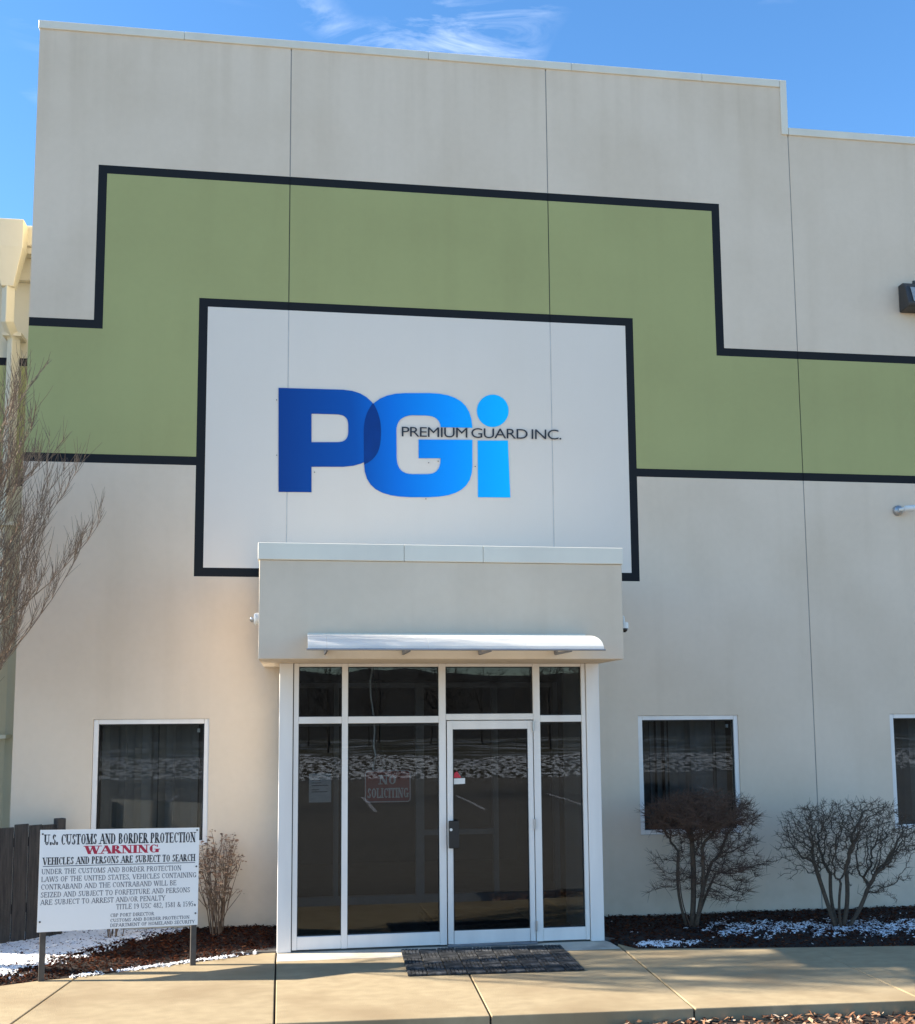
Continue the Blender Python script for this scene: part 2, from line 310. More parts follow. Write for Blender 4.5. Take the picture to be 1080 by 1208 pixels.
slab([fy(5.87+G_), fy(7.70-G_), (7.72-G_, -1.56), (7.279, -1.508), (6.095, -1.34), (5.97+G_, -1.10)])
for x0, x1 in ((7.70, 9.5), (9.5, 11.3), (11.3, 13.1), (13.1, 14.9)):
    slab([fy(x0+G_), fy(x1-G_), (x1-G_, lerp_line(bedR, x1)), (x0+G_, lerp_line(bedR, x0))])

def grid_bed(name, x0, x1, ylow, yhigh, zf, mat, nx, ny, jitter=0.0, seed=1):
    rnd = random.Random(seed); vs = []; fs = []
    for i in range(nx+1):
        x = x0+(x1-x0)*i/nx; a, b = ylow(x), yhigh(x)
        for j in range(ny+1):
            y = a+(b-a)*j/ny; vs.append((x, y, zf(x, y)+rnd.uniform(-jitter, jitter)*(0 if j in (0,) else 1)))
    for i in range(nx):
        for j in range(ny):
            p = i*(ny+1)+j; fs.append((p, p+ny+1, p+ny+2, p+1))
    m_ = MB(); m_.add(vs, fs); return tag(m_.build(name, mat, smooth=True), kind='structure')
def zL(x, y):
    d = y-lerp_line(bedL, x); return -0.02+0.10*(1-math.exp(-max(d, 0)*2.2))+0.012*fbm(x*2, y*2)
def zR(x, y):
    d = y-lerp_line(bedR, x); return -0.02+0.07*(1-math.exp(-max(d, 0)*3))+0.012*fbm(x*2, y*2, 3)
def yhiR(x): return 0.02 if x > 5.92 else -0.9
grid_bed('planting_bed', -2.5, 2.68, lambda x: lerp_line(bedL, x)+0.004, lambda x: 0.9 if x < -0.02 else 0.05, zL, 'soil', 150, 60, 0.008)
grid_bed('planting_bed', 5.912, 15, lambda x: lerp_line(bedR, x)+0.004, lambda x: 0.05, zR, 'soil', 220, 50, 0.008)
def zF(x, y): return -0.10+0.015*fbm(x*3, y*3, 5)
grid_bed('verge_bed', 5.2, 15, lambda x: -4.6, lambda x: front_y(x)-0.004, zF, 'soil', 120, 20, 0.008)

def scatter_chips(name, n, region, zf, mat, size, seed, curl=0.0, weight=None):
    """loose chips: small bent slivers lying on the bed"""
    rnd = random.Random(seed); m_ = MB(); k = 0
    while k < n:
        x, y = region(rnd)
        if x is None or (weight and rnd.random() > weight(x, y)): continue
        k += 1
        l_ = rnd.uniform(*size); wd = l_*rnd.uniform(0.16, 0.45); h = l_*rnd.uniform(0.08, 0.2)
        rot = Matrix.Rotation(rnd.uniform(0, 6.28), 3, 'Z') @ Matrix.Rotation(rnd.gauss(0, 0.35), 3, 'X') @ Matrix.Rotation(rnd.gauss(0, 0.35), 3, 'Y')
        c = Vector((x, y, zf(x, y)+0.004+rnd.uniform(0, 0.014)))
        pts = [Vector(p) for p in ((-l_/2, -wd/2*rnd.uniform(.3, 1), 0), (l_/2, -wd/2, curl*l_), (l_/2*rnd.uniform(.6, 1), wd/2, curl*l_), (-l_/2, wd/2, 0), (0, 0, h+curl*l_*-0.3))]
        m_.add([c+rot @ p for p in pts], [(0, 1, 4), (1, 2, 4), (2, 3, 4), (3, 0, 4), (0, 3, 2, 1)])
    return m_.build(name, mat)
def regL(r):
    x = r.uniform(-0.9, 2.67); y = r.uniform(-2.0, 0.0); return (x, y) if y > lerp_line(bedL, x)-0.012 else (None, None)
def regR(r):
    x = r.uniform(5.93, 11); y = r.uniform(-1.9, 0.0); return (x, y) if y > lerp_line(bedR, x)-0.01 else (None, None)
def regF(r):
    x = r.uniform(5.3, 11); y = r.uniform(-4.3, -3.3); return (x, y) if y < front_y(x)-0.01 else (None, None)
tag(scatter_chips('mulch', 15000, regL, zL, 'mulch_chips', (0.014, 0.042), 11), 'reddish brown bark mulch around the warning sign', 'mulch', kind='stuff')
tag(scatter_chips('mulch', 13000, regR, zR, 'mulch_chips', (0.014, 0.04), 12), 'dark brown bark mulch under the two bare shrubs', 'mulch', kind='stuff')
tag(scatter_chips('dead_leaves', 2600, regF, lambda x, y: zF(x, y)+0.008, 'dead_leaves', (0.03, 0.075), 13, 0.25), 'brown dead leaves below the pavement edge', 'leaves', kind='stuff')

def snow_sheet(name, x0, x1, y0, y1, zf, mask, step, label, thick=0.022, nz=0.2):
    nx = int((x1-x0)/step); ny = int((y1-y0)/step); rnd = random.Random(5)
    val = {}; m_ = MB(); idx = {}
    for i in range(nx+1):
        for j in range(ny+1):
            x = x0+i*step+rnd.uniform(-.3, .3)*step; y = y0+j*step+rnd.uniform(-.3, .3)*step
            q = mask(x, y)+rnd.uniform(-nz, nz); val[i, j] = (x, y, q)
    for i in range(nx):
        for j in range(ny):
            c = [(i, j), (i+1, j), (i+1, j+1), (i, j+1)]
            if sum(val[k][2] > 0 for k in c) >= 3:
                ids = []
                for k in c:
                    if k not in idx:
                        x, y, q = val[k]; idx[k] = len(m_.v)
                        m_.v.append((x, y, zf(x, y)+(-0.006 if q <= 0 else 0.006+thick*min(1, q*2.2)*(0.6+0.4*rnd.random()))))
                    ids.append(idx[k])
                m_.f.append(tuple(ids)); m_.m.append(0)
    return tag(m_.build(name, 'snow', smooth=True), label, 'snow', kind='stuff')
def fine_n(x, y, s): return fbm(x*6, y*6, s)*0.28+fbm(x*23, y*19, s+2)*0.22
def maskL(x, y):
    if y < lerp_line(bedL, x)+0.05 or y > -0.02: return -1
    # boundary of the unmelted patch runs from the pavement near the fence to the wall
    e = (y-(-1.62+(x-0.37)*1.13)); return min(0.62, e*1.6)*0.9+fine_n(x, y, 1)*1.1-0.02
def maskR(x, y):
    if y < lerp_line(bedR, x)+0.06 or y > -0.03: return -1
    a = math.exp(-((x-6.45)/0.32)**2-((y+1.22)/0.11)**2)*1.5; b = 0
    if x > 6.75: b = min(1, (x-6.75)*2)*math.exp(-((y+1.0+0.1*math.sin(x*2.3)-0.1)/0.38)**2)*1.0
    return max(a, b)-0.70+fine_n(x, y, 4)*1.9
def maskE(x, y):
    d = y-lerp_line(bedL, x)
    return 0.30-abs(d-0.01)*7+fine_n(x*1.5, y*1.5, 7)*1.5-(0.5 if x < 1.0 else 0)-(0.4 if x > 2.45 else 0)
snow_sheet('snow', -0.7, 2.6, -2.0, 0.0, zL, maskL, 0.016, 'patch of unmelted snow beside the wooden fence', 0.02, 0.38)
snow_sheet('snow', 6.0, 11.0, -1.75, 0.0, zR, maskR, 0.014, 'thin speckled snow around the bases of the bare shrubs', 0.007, 0.5)
rnd_e = random.Random(61)
def regE(r):
    x = r.uniform(0.95, 2.5); y = lerp_line(bedL, x)+r.gauss(0.01, 0.028); return (x, y) if fbm(x*5, y*3, 7) > -0.35 else (None, None)
tag(scatter_chips('snow', 620, regE, lambda x, y: max(zL(x, y), 0.0), 'snow', (0.012, 0.04), 62), 'broken rim of snow crumbs along the pavement edge by the sign', 'snow', kind='stuff')

# ------------------------------------------------------------------ the main building
H1, H2 = 9.755, 9.151
JX = [0.0, 2.734, 5.685, 8.668, 11.65, 14.6]
WIN = [(0.785, 1.955), (6.60, 7.765), (9.59, 10.76), (12.55, 13.72)]; WZ = (0.905, 2.205)
bld = thing('office_building', 'tall grey panel building with stepped green band and black outlines', 'building', (7.3, 3.0, 0))
def paint(x, z):
    if 1.862 < x < 6.572 and 3.80 < z < 6.675: return 1
    if 1.767 < x < 6.665 and 3.705 < z < 6.770: return 3
    if z < 4.905: return 0
    if z < 5.0: return 3
    if (0.760 < x < 7.665 and z < 8.130) or (x <= 0.760 and z < 6.375) or (x >= 7.665 and z < 6.366): return 2
    if (0.666 < x < 7.762 and z < 8.226) or (x <= 0.666 and z < 6.470) or (x >= 7.762 and z < 6.461): return 3
    return 0
BX = [1.862, 6.572, 1.767, 6.665, 0.760, 7.665, 0.666, 7.762, 2.86, 5.80]+[e for q in WIN for e in q]
BZ = [3.80, 6.675, 3.705, 6.770, 4.905, 5.0, 8.130, 6.375, 6.366, 8.226, 6.470, 6.461, 2.75, WZ[0], WZ[1]]
TH = 0.22
def is_hole(x, z):
    if any(a < x < b for a, b in WIN) and WZ[0] < z < WZ[1]: return True
    return 2.86 < x < 5.80 and z < 2.75
for a, b in zip(JX, JX[1:]):
    top = H1 if b < 8.7 else H2; e = 0.006
    xs = sorted({a+(e if a > 0 else 0), b-e}|{q for q in BX if a+e < q < b-e}); zs = sorted({-0.15, top}|{q for q in BZ if q < top})
    nx, nz = len(xs)-1, len(zs)-1
    solid = [[not is_hole((xs[i]+xs[i+1])/2, (zs[j]+zs[j+1])/2) for j in range(nz)] for i in range(nx)]
    m_ = MB(); vid = {}
    def V(i, j, k):
        if (i, j, k) not in vid: vid[i, j, k] = len(m_.v); m_.v.append((xs[i], TH if k else 0.0, zs[j]))
        return vid[i, j, k]
    def face(q, mi): m_.f.append(q); m_.m.append(mi)
    for i in range(nx):
        for j in range(nz):
            if not solid[i][j]: continue
            mi = paint((xs[i]+xs[i+1])/2, (zs[j]+zs[j+1])/2)
            face((V(i, j, 0), V(i+1, j, 0), V(i+1, j+1, 0), V(i, j+1, 0)), mi)
            face((V(i, j, 1), V(i, j+1, 1), V(i+1, j+1, 1), V(i+1, j, 1)), 0)
            S = lambda p, q: 0 <= p < nx and 0 <= q < nz and solid[p][q]
            if not S(i-1, j): face((V(i, j, 0), V(i, j+1, 0), V(i, j+1, 1), V(i, j, 1)), mi)
            if not S(i+1, j): face((V(i+1, j, 0), V(i+1, j, 1), V(i+1, j+1, 1), V(i+1, j+1, 0)), mi)
            if not S(i, j-1): face((V(i, j, 0), V(i, j, 1), V(i+1, j, 1), V(i+1, j, 0)), mi)
            if not S(i, j+1): face((V(i, j+1, 0), V(i+1, j+1, 0), V(i+1, j+1, 1), V(i, j+1, 1)), mi)
    m_.build('wall_panel', ['wall_grey', 'wall_light', 'wall_green', 'wall_black'], bld)
for i, x in enumerate(JX[1:-1]):
    top = H1 if x < 8.6 else H2; z0 = 2.75 if 2.86 < x < 5.8 else -0.1
    m_ = MB(); zc = sorted({z0, top-0.02}|{q for q in (3.705, 3.80, 4.905, 5.0, 6.366, 6.461, 6.675, 6.770, 8.130, 8.226) if z0 < q < top-0.02})
    for p, q in zip(zc, zc[1:]):
        c = paint(x, (p+q)/2); m_.add([(x-0.009, 0.005, p), (x+0.009, 0.005, p), (x+0.009, 0.005, q), (x-0.009, 0.005, q)], [(0, 1, 2, 3)], c)
    m_.build('joint_sealant', ['sealant', 'sealant_light', 'sealant_green', 'wall_black'], bld)
# copings, each length of metal its own piece
def coping(pts_x, z, y0=-0.018):
    for a, b in zip(pts_x, pts_x[1:]):
        box('coping', 'coping_metal', bld, a+0.002, b-0.002, y0, TH+0.03, z, z+0.092, 0.004)
coping([-0.014, 1.55, 4.3, 6.0, 7.6, 8.585], H1)
box('coping', 'coping_metal', bld, 8.587, 8.668, -0.018, TH+0.03, H2+0.002, H1+0.092, 0.004)
coping([8.672, 10.6, 12.7, 14.62], H2)
# body behind the panels
box('side_wall', 'wing_cream', bld, 0.0, 0.22, TH+0.002, 14, -0.15, H1-0.002)
box('side_wall', 'wall_grey', bld, 14.38, 14.6, TH+0.002, 14, -0.15, H2-0.002)
box('rear_wall', 'wall_grey', bld, 0.22, 14.38, 13.8, 14, -0.15, H2)
box('roof', 'roofing', bld, 0.222, 14.378, TH+0.004, 13.798, 8.6, 8.8)
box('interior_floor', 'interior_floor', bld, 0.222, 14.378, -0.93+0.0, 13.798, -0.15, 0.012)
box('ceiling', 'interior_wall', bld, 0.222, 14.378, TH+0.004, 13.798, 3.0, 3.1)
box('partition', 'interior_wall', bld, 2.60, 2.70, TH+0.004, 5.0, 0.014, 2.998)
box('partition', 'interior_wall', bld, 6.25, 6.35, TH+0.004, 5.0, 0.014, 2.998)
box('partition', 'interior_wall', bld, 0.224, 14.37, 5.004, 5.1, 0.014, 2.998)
# windows
for wi, (a, b) in enumerate(WIN):
    z0, z1 = WZ; wd = MB(); fw = 0.052
    for q in ((a, a+fw, z0, z1), (b-fw, b, z0, z1), (a+fw, b-fw, z1-fw, z1), (a+fw, b-fw, z0, z0+fw)): wd.box(q[0]+0.002, q[1]-0.0, 0.012, 0.075, q[2]+0.002, q[3]-0.002)
    wo = wd.build('window', 'aluminium', bld, bevel=0.003)
    box('pane', 'window_glass', wo, a+fw-0.004, b-fw+0.004, 0.038, 0.044, z0+fw-0.004, z1-fw+0.004)
    gk = MB()
    for q in ((a+fw, a+fw+0.010, z0+fw, z1-fw), (b-fw-0.010, b-fw, z0+fw, z1-fw), (a+fw+.01, b-fw-.01, z1-fw-0.010, z1-fw), (a+fw+.01, b-fw-.01, z0+fw, z0+fw+0.010)): gk.box(q[0], q[1], 0.030, 0.036, q[2], q[3])
    gk.build('gasket', 'gasket', wo)
    box('sensor', 'white_plastic', wo, b-fw-0.075, b-fw-0.045, 0.05, 0.075, z1-fw-0.09, z1-fw-0.05, 0.004)
    rnd = random.Random(40+wi); n = 13; sw = (b-a-0.1)/n
    for k in range(n):
        c = a+0.05+sw*(k+0.5); an = R(rnd.choice((-1, 1))*rnd.uniform(18, 62)); hw = 0.056
        s_ = MB(); prof = []
        for t in (-1, -0.5, 0, 0.5, 1): prof.append((c+hw*t*math.cos(an), 0.30+hw*t*math.sin(an)+0.008*(1-t*t)))
        vs = [(p[0], p[1], z0-0.05) for p in prof]+[(p[0], p[1], z1+0.06) for p in prof]
        s_.add(vs, [(i, i+1, 6+i, 5+i) for i in range(4)]); s_.build('blind_slat', 'blind_fabric', wo, smooth=True)

# ------------------------------------------------------------------ side wing (far left)
wing = thing('side_wing', 'cream lower wing set back behind the corner with gutter and downspout', 'building', (-6, 1.3, 0))
m_ = MB(); zc = [-0.15, 4.9, 5.0, 6.335, 6.43, 7.35]
for (p, q), c in zip(zip(zc, zc[1:]), (0, 2, 1, 2, 0)): m_.box(-14, -0.002, 1.25, 1.45, p, q, c)
m_.build('wall', ['wing_cream', 'wall_green', 'wall_black'], wing)
box('eave_board', 'wing_cream', wing, -14, -0.003, 1.17, 1.25, 7.352, 7.62)
box('gutter', 'wing_cream', wing, -14, -0.004, 1.00, 1.249, 7.70, 7.95, 0.01)
box('soffit', 'wing_cream', wing, -14, -0.004, 1.03, 1.45, 7.622, 7.698)
box('roof', 'roofing', wing, -14, -0.004, 1.251, 14, 7.70, 7.9)
box('rear_wall', 'wing_cream', wing, -14, -0.004, 13.8, 14, -0.15, 7.69)
m_ = MB(); t_ = [(-0.62, 0.80), (-0.30, 0.80), (-0.30, 0.998), (-0.62, 0.998)]; bt = [(-0.54, 0.86), (-0.40, 0.86), (-0.40, 0.998), (-0.54, 0.998)]
m_.add([(x, y, 7.93) for x, y in t_]+[(x, y, 7.60) for x, y in t_]+[(x, y, 7.15) for x, y in bt], [(0, 1, 2, 3), (8, 11, 10, 9)]+[(i+4, (i+1) % 4+4, (i+1) % 4, i) for i in range(4)]+[(i+8, (i+1) % 4+8, (i+1) % 4+4, i+4) for i in range(4)])
m_.build('leader_head', 'wing_cream', wing, bevel=0.006)
m_ = MB(); m_.tube([(-0.47, 0.93, 7.16), (-0.47, 0.93, 6.75), (-0.44, 1.12, 6.6), (-0.44, 1.12, 0.1)], 0.075, 4); m_.build('downspout', 'wing_cream', wing, bevel=0.006)
for z in (6.62, 4.4, 2.0): box('strap', 'wing_cream', wing, -0.545, -0.335, 1.02, 1.248, z, z+0.04)

# ------------------------------------------------------------------ entrance vestibule
YS, YF = -0.973, -1.71            # storefront plane, fascia plane
ves = thing('entrance_vestibule', 'glass entrance vestibule with silver frames under a boxy grey fascia', 'entrance', (4.29, -0.9, 0))
fx0, fx1, fz0, fz1 = 2.511, 5.920, 2.738, 3.643
box('fascia', 'fascia_paint', ves, fx0, fx1, YF, -0.003, fz0, fz1, 0.006)
for a, b in ((fx0-0.014, 3.834), (3.834, 4.577), (4.577, fx1+0.012)):
    box('coping', 'trim_metal', ves, a+0.0015, b-0.0015, YF-0.016, -0.004, fz1+0.001, 3.80, 0.004)
# side cheeks of the vestibule, corner columns
for a, b in ((2.692, 2.824), (5.748, 5.884)):
    box('column', 'aluminium', ves, a, b, YS, -0.003, 0.004, fz0-0.001, 0.004)
FR = 0.045                         # frame depth front offset
def bar(nm, x0, x1, z0, z1, y0=YS+0.012, y1=YS+0.11, mat='aluminium', par=None): return box(nm, mat, par or ves, x0, x1, y0, y1, z0, z1, 0.0025)
for a, b in ((2.832, 2.879), (3.298, 3.356), (4.251, 4.319), (5.203, 5.272), (5.701, 5.742)): bar('mullion', a, b, 0.020, fz0-0.002)
bar('reveal', 2.824, 2.832, 0.02, fz0-0.002, YS+0.03, YS+0.1, 'gasket'); bar('reveal', 5.742, 5.748, 0.02, fz0-0.002, YS+0.03, YS+0.1, 'gasket')
bays = [(2.879, 3.298), (3.356, 4.251), (4.319, 5.203), (5.272, 5.701)]
for i, (a, b) in enumerate(bays):
    bar('head_rail', a+.0015, b-.0015, 2.704, fz0-0.002, YS+0.014)
    tz = (2.169+0.006, 2.236) if i == 2 else (2.151, 2.217)
    bar('transom_bar', a+.0015, b-.0015, tz[0], tz[1], YS+0.014)
    if i != 2: bar('sill_rail', a+.0015, b-.0015, 0.022, 0.142, YS+0.014)
    else: box('threshold', 'aluminium_dark', ves, a, b, YS-0.03, YS+0.12, 0.003, 0.022, 0.003)
    def pane(z0, z1):
        box('pane', 'door_glass', ves, a-0.002, b+0.002, YS+0.055, YS+0.061, z0, z1)
        gk = MB(); w_ = 0.008
        for q in ((a, a+w_, z0, z1), (b-w_, b, z0, z1), (a+w_, b-w_, z1-w_, z1), (a+w_, b-w_, z0, z0+w_)): gk.box(q[0], q[1], YS+0.040, YS+0.053, q[2], q[3])
        gk.build('gasket', 'gasket', ves)
    pane(tz[1], 2.704)
    if i != 2: pane(0.142, tz[0])
# the door
dr = MB(); dx0, dx1, dz0, dz1 = 4.330, 5.193, 0.026, 2.166
for q in ((dx0, 4.386, dz0, dz1), (5.140, dx1, dz0, dz1), (4.386, 5.140, 2.085, dz1), (4.386, 5.140, dz0, 0.149)): dr.box(q[0], q[1], YS+0.006, YS+0.05, q[2], q[3])
door = dr.build('door', 'aluminium', ves, bevel=0.0025)
box('pane', 'door_glass', door, 4.384, 5.142, YS+0.024, YS+0.030, 0.147, 2.087)
gk = MB()
for q in ((4.386, 4.394, .149, 2.085), (5.132, 5.14, .149, 2.085), (4.394, 5.132, 2.077, 2.085), (4.394, 5.132, .149, .157)): gk.box(q[0], q[1], YS+0.012, YS+0.022, q[2], q[3])
gk.build('gasket', 'gasket', door)
h_ = MB(); h_.box(4.333, 4.436, YS-0.052, YS-0.034, 0.938, 1.203); h_.box(4.345, 4.375, YS-0.034, YS+0.006, 0.955, 1.185)
hd = h_.build('pull_handle', 'black_plastic', door, bevel=0.006)
m_ = MB(); m_.tube([(4.354, YS-0.062, 1.118), (4.354, YS-0.051, 1.118)], 0.014, 12); m_.build('lock_cylinder', 'white_plastic', hd)
for z in (2.06, 1.1, 0.12):
    m_ = MB(); m_.tube([(5.198, YS-0.004, z), (5.198, YS-0.004, z+0.1)], 0.011, 8); m_.build('hinge', 'steel', door)
# inside of the vestibule: inner glazed screen, ceiling, dark lobby
YI = 1.40
for a, b in ((3.30, 3.36), (4.279, 4.381), (5.223, 5.285), (5.975, 6.038)): box('inner_mullion', 'inner_frame', ves, a, b, YI, YI+0.1, 0.014, 2.62)
for z0, z1 in ((0.014, 0.11), (0.80, 0.86), (2.10, 2.17), (2.56, 2.62)):
    for a, b in ((2.72, 3.30), (3.36, 4.279), (4.381, 5.223), (5.285, 5.975)):
        if z0 == 0.80 and a != 4.381: continue
        box('inner_rail', 'inner_frame', ves, a+.001, b-.001, YI+0.01, YI+0.09, z0, z1)
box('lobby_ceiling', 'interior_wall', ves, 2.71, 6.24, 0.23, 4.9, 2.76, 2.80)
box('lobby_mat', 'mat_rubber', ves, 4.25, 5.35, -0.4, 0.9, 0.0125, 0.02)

# awning
aw = thing('door_awning', 'small white curved plastic awning over the entrance doors', 'awning', (4.25, YF, 2.83))
prof = []; n = 9; AY = 0.62
for i in range(n):
    t = i/(n-1); prof.append((YF-0.003-AY*math.sin(t*math.pi/2), 2.79+0.165*math.cos(t*math.pi/2)**1.0))
inner = [(y+0.004, z-0.006) for y, z in prof]
ax0, ax1 = 2.949, 5.545
for a, b in ((ax0, 3.11), (3.112, 3.98), (3.982, 4.85), (4.852, ax1)):
    m_ = MB(); P_ = prof+inner[::-1]
    m_.extrude_x(P_, a, b); m_.build('panel', 'awning_plastic', aw, smooth=False)
m_ = MB(); m_.tube([(ax0-0.01, YF-AY-0.004, 2.788), (ax1+0.01, YF-AY-0.004, 2.788)], 0.009, 8); m_.build('front_bar', 'steel', aw)
m_ = MB(); m_.box(ax0, ax1, YF-0.02, YF-0.001, 2.945, 2.972); m_.build('wall_rail', 'trim_metal', aw, bevel=0.003)
for x in (3.11, 3.82, 4.53, 5.25):
    m_ = MB(); pr = [(YF-0.002, 2.93), (YF-0.002, 2.79), (YF-0.03, 2.775), (YF-AY+0.01, 2.772), (YF-AY+0.01, 2.786), (YF-0.10, 2.80), (YF-0.04, 2.90)]
    m_.extrude_x(pr, x-0.008, x+0.008); m_.build('bracket', 'aluminium_dark', aw)

# ------------------------------------------------------------------ logo on the wall
def loc2(px, py): return onY(px, py, 0.0)
def lz(u, v): return (300+u/2.7, 420+v/2.7)
def bez(pts, n=8):
    """list of corners; ('c', ctrl, end) rounds with a quadratic; ('k', c1, c2, end) cubic"""
    o = []
    for p in pts:
        if p[0] == 'k':
            a = o[-1]; b, c, d = p[1:]
            for i in range(1, n+1):
                t = i/n; s = 1-t
                o.append(tuple(s**3*a[k]+3*s*s*t*b[k]+3*s*t*t*c[k]+t**3*d[k] for k in (0, 1)))
        else: o.append(p)
    return o
Pout = bez([(78, 433), (78, 102), (285, 108), ('k', (365, 112), (403, 165), (404, 232)), ('k', (404, 305), (372, 350), (285, 353)), (183, 353), (183, 434)])
Pin = bez([(183, 184), (262, 186), ('k', (290, 187), (300, 198), (300, 222)), (300, 240), ('k', (300, 264), (290, 275), (264, 275)), (183, 275)])
Gout = bez([(695, 229), (594, 227), ('k', (592, 204), (578, 191), (548, 190)), (505, 189), ('k', (470, 190), (453, 208), (453, 240)), (454, 325), ('k', (455, 360), (472, 377), (505, 377)), (550, 377), ('k', (580, 377), (594, 362), (594, 326)),
             (524, 326), (524, 267), (695, 268), (695, 350), ('k', (695, 420), (650, 448), (560, 450)), (500, 450), ('k', (400, 449), (350, 420), (350, 340)), (349, 240), ('k', (349, 160), (395, 120), (480, 119)), (560, 119), ('k', (645, 121), (694, 150), (695, 229))][:-1]+[('k', (645, 121), (692, 150), (695, 228))])
Gout = Gout[:-1]
Iout = [(712, 270), (808, 270), (816, 451), (713, 450)]
dot = [(760+50.5*math.cos(2*math.pi*i/40), 175+51.5*math.sin(2*math.pi*i/40)) for i in range(40)]
lens = bez([(379, 150), ('k', (400, 185), (405, 215), (404, 250)), ('k', (403, 300), (392, 328), (350, 347)), (349, 240), ('k', (350, 205), (357, 178), (379, 150))])[:-1]
logo = thing('wall_logo', 'large blue gradient company logo lettering on the light wall panel', 'logo', tuple(loc2(465, 525)+Vector((0, -0.01, 0))))
def logo_mat():
    m = bpy.data.materials.new('logo_blue'); m.use_nodes = True; t = m.node_tree; n = t.nodes; l = t.links; b = n['Principled BSDF']; b.inputs['Roughness'].default_value = 0.5; b.inputs['Specular IOR Level'].default_value = 0.2
    g_ = n.new('ShaderNodeTexCoord'); s_ = n.new('ShaderNodeSeparateXYZ'); l.new(g_.outputs['Object'], s_.inputs[0])
    ad = n.new('ShaderNodeMath'); ad.operation = 'MULTIPLY_ADD'; l.new(s_.outputs['Z'], ad.inputs[0]); ad.inputs[1].default_value = 0.10; l.new(s_.outputs['X'], ad.inputs[2])
    mr = n.new('ShaderNodeMapRange'); mr.inputs[1].default_value = -1.27; mr.inputs[2].default_value = 1.28; l.new(ad.outputs[0], mr.inputs[0])
    cr = n.new('ShaderNodeValToRGB'); e = cr.color_ramp.elements
    e[0].position = 0; e[0].color = (0.002, 0.046, 0.235, 1); e[1].position = 1; e[1].color = (0.0, 0.53, 1.0, 1)
    for p, c in ((0.33, (0.001, 0.085, 0.38, 1)), (0.5, (0.0, 0.175, 0.68, 1)), (0.75, (0.0, 0.33, 0.95, 1))): q = e.new(p); q.color = c
    l.new(mr.outputs[0], cr.inputs[0]); l.new(cr.outputs[0], b.inputs['Base Color']); MATS['logo_blue'] = m
logo_mat(); pm('logo_overlap', (0.001, 0.045, 0.235), rough=0.5, spec=0.2)
def at_logo(dy):
    def f(u, v): p = loc2(*lz(u, v)); return (p.x, -dy, p.z)
    return f
polymesh('letter_p', [Pout, Pin], 'logo_blue', logo, at_logo(0.008), 0.006)
polymesh('letter_g', [Gout], 'logo_blue', logo, at_logo(0.010), 0.007)
polymesh('letter_overlap', [lens], 'logo_overlap', logo, at_logo(0.012), 0.0015)
polymesh('letter_i', [Iout], 'logo_blue', logo, at_logo(0.008), 0.006)
polymesh('letter_dot', [dot], 'logo_blue', logo, at_logo(0.008), 0.006)

for u, v in ((72, 316), (193, 370), (547, 455), (556, 340), (586, 335), (704, 352), (72, 140)):
    p = loc2(*lz(u, v)); m_ = MB(); m_.tube([(p.x, -0.0005, p.z), (p.x, -0.014, p.z-.003)], .0055, 6); m_.build('anchor_stub', 'bronze', logo)

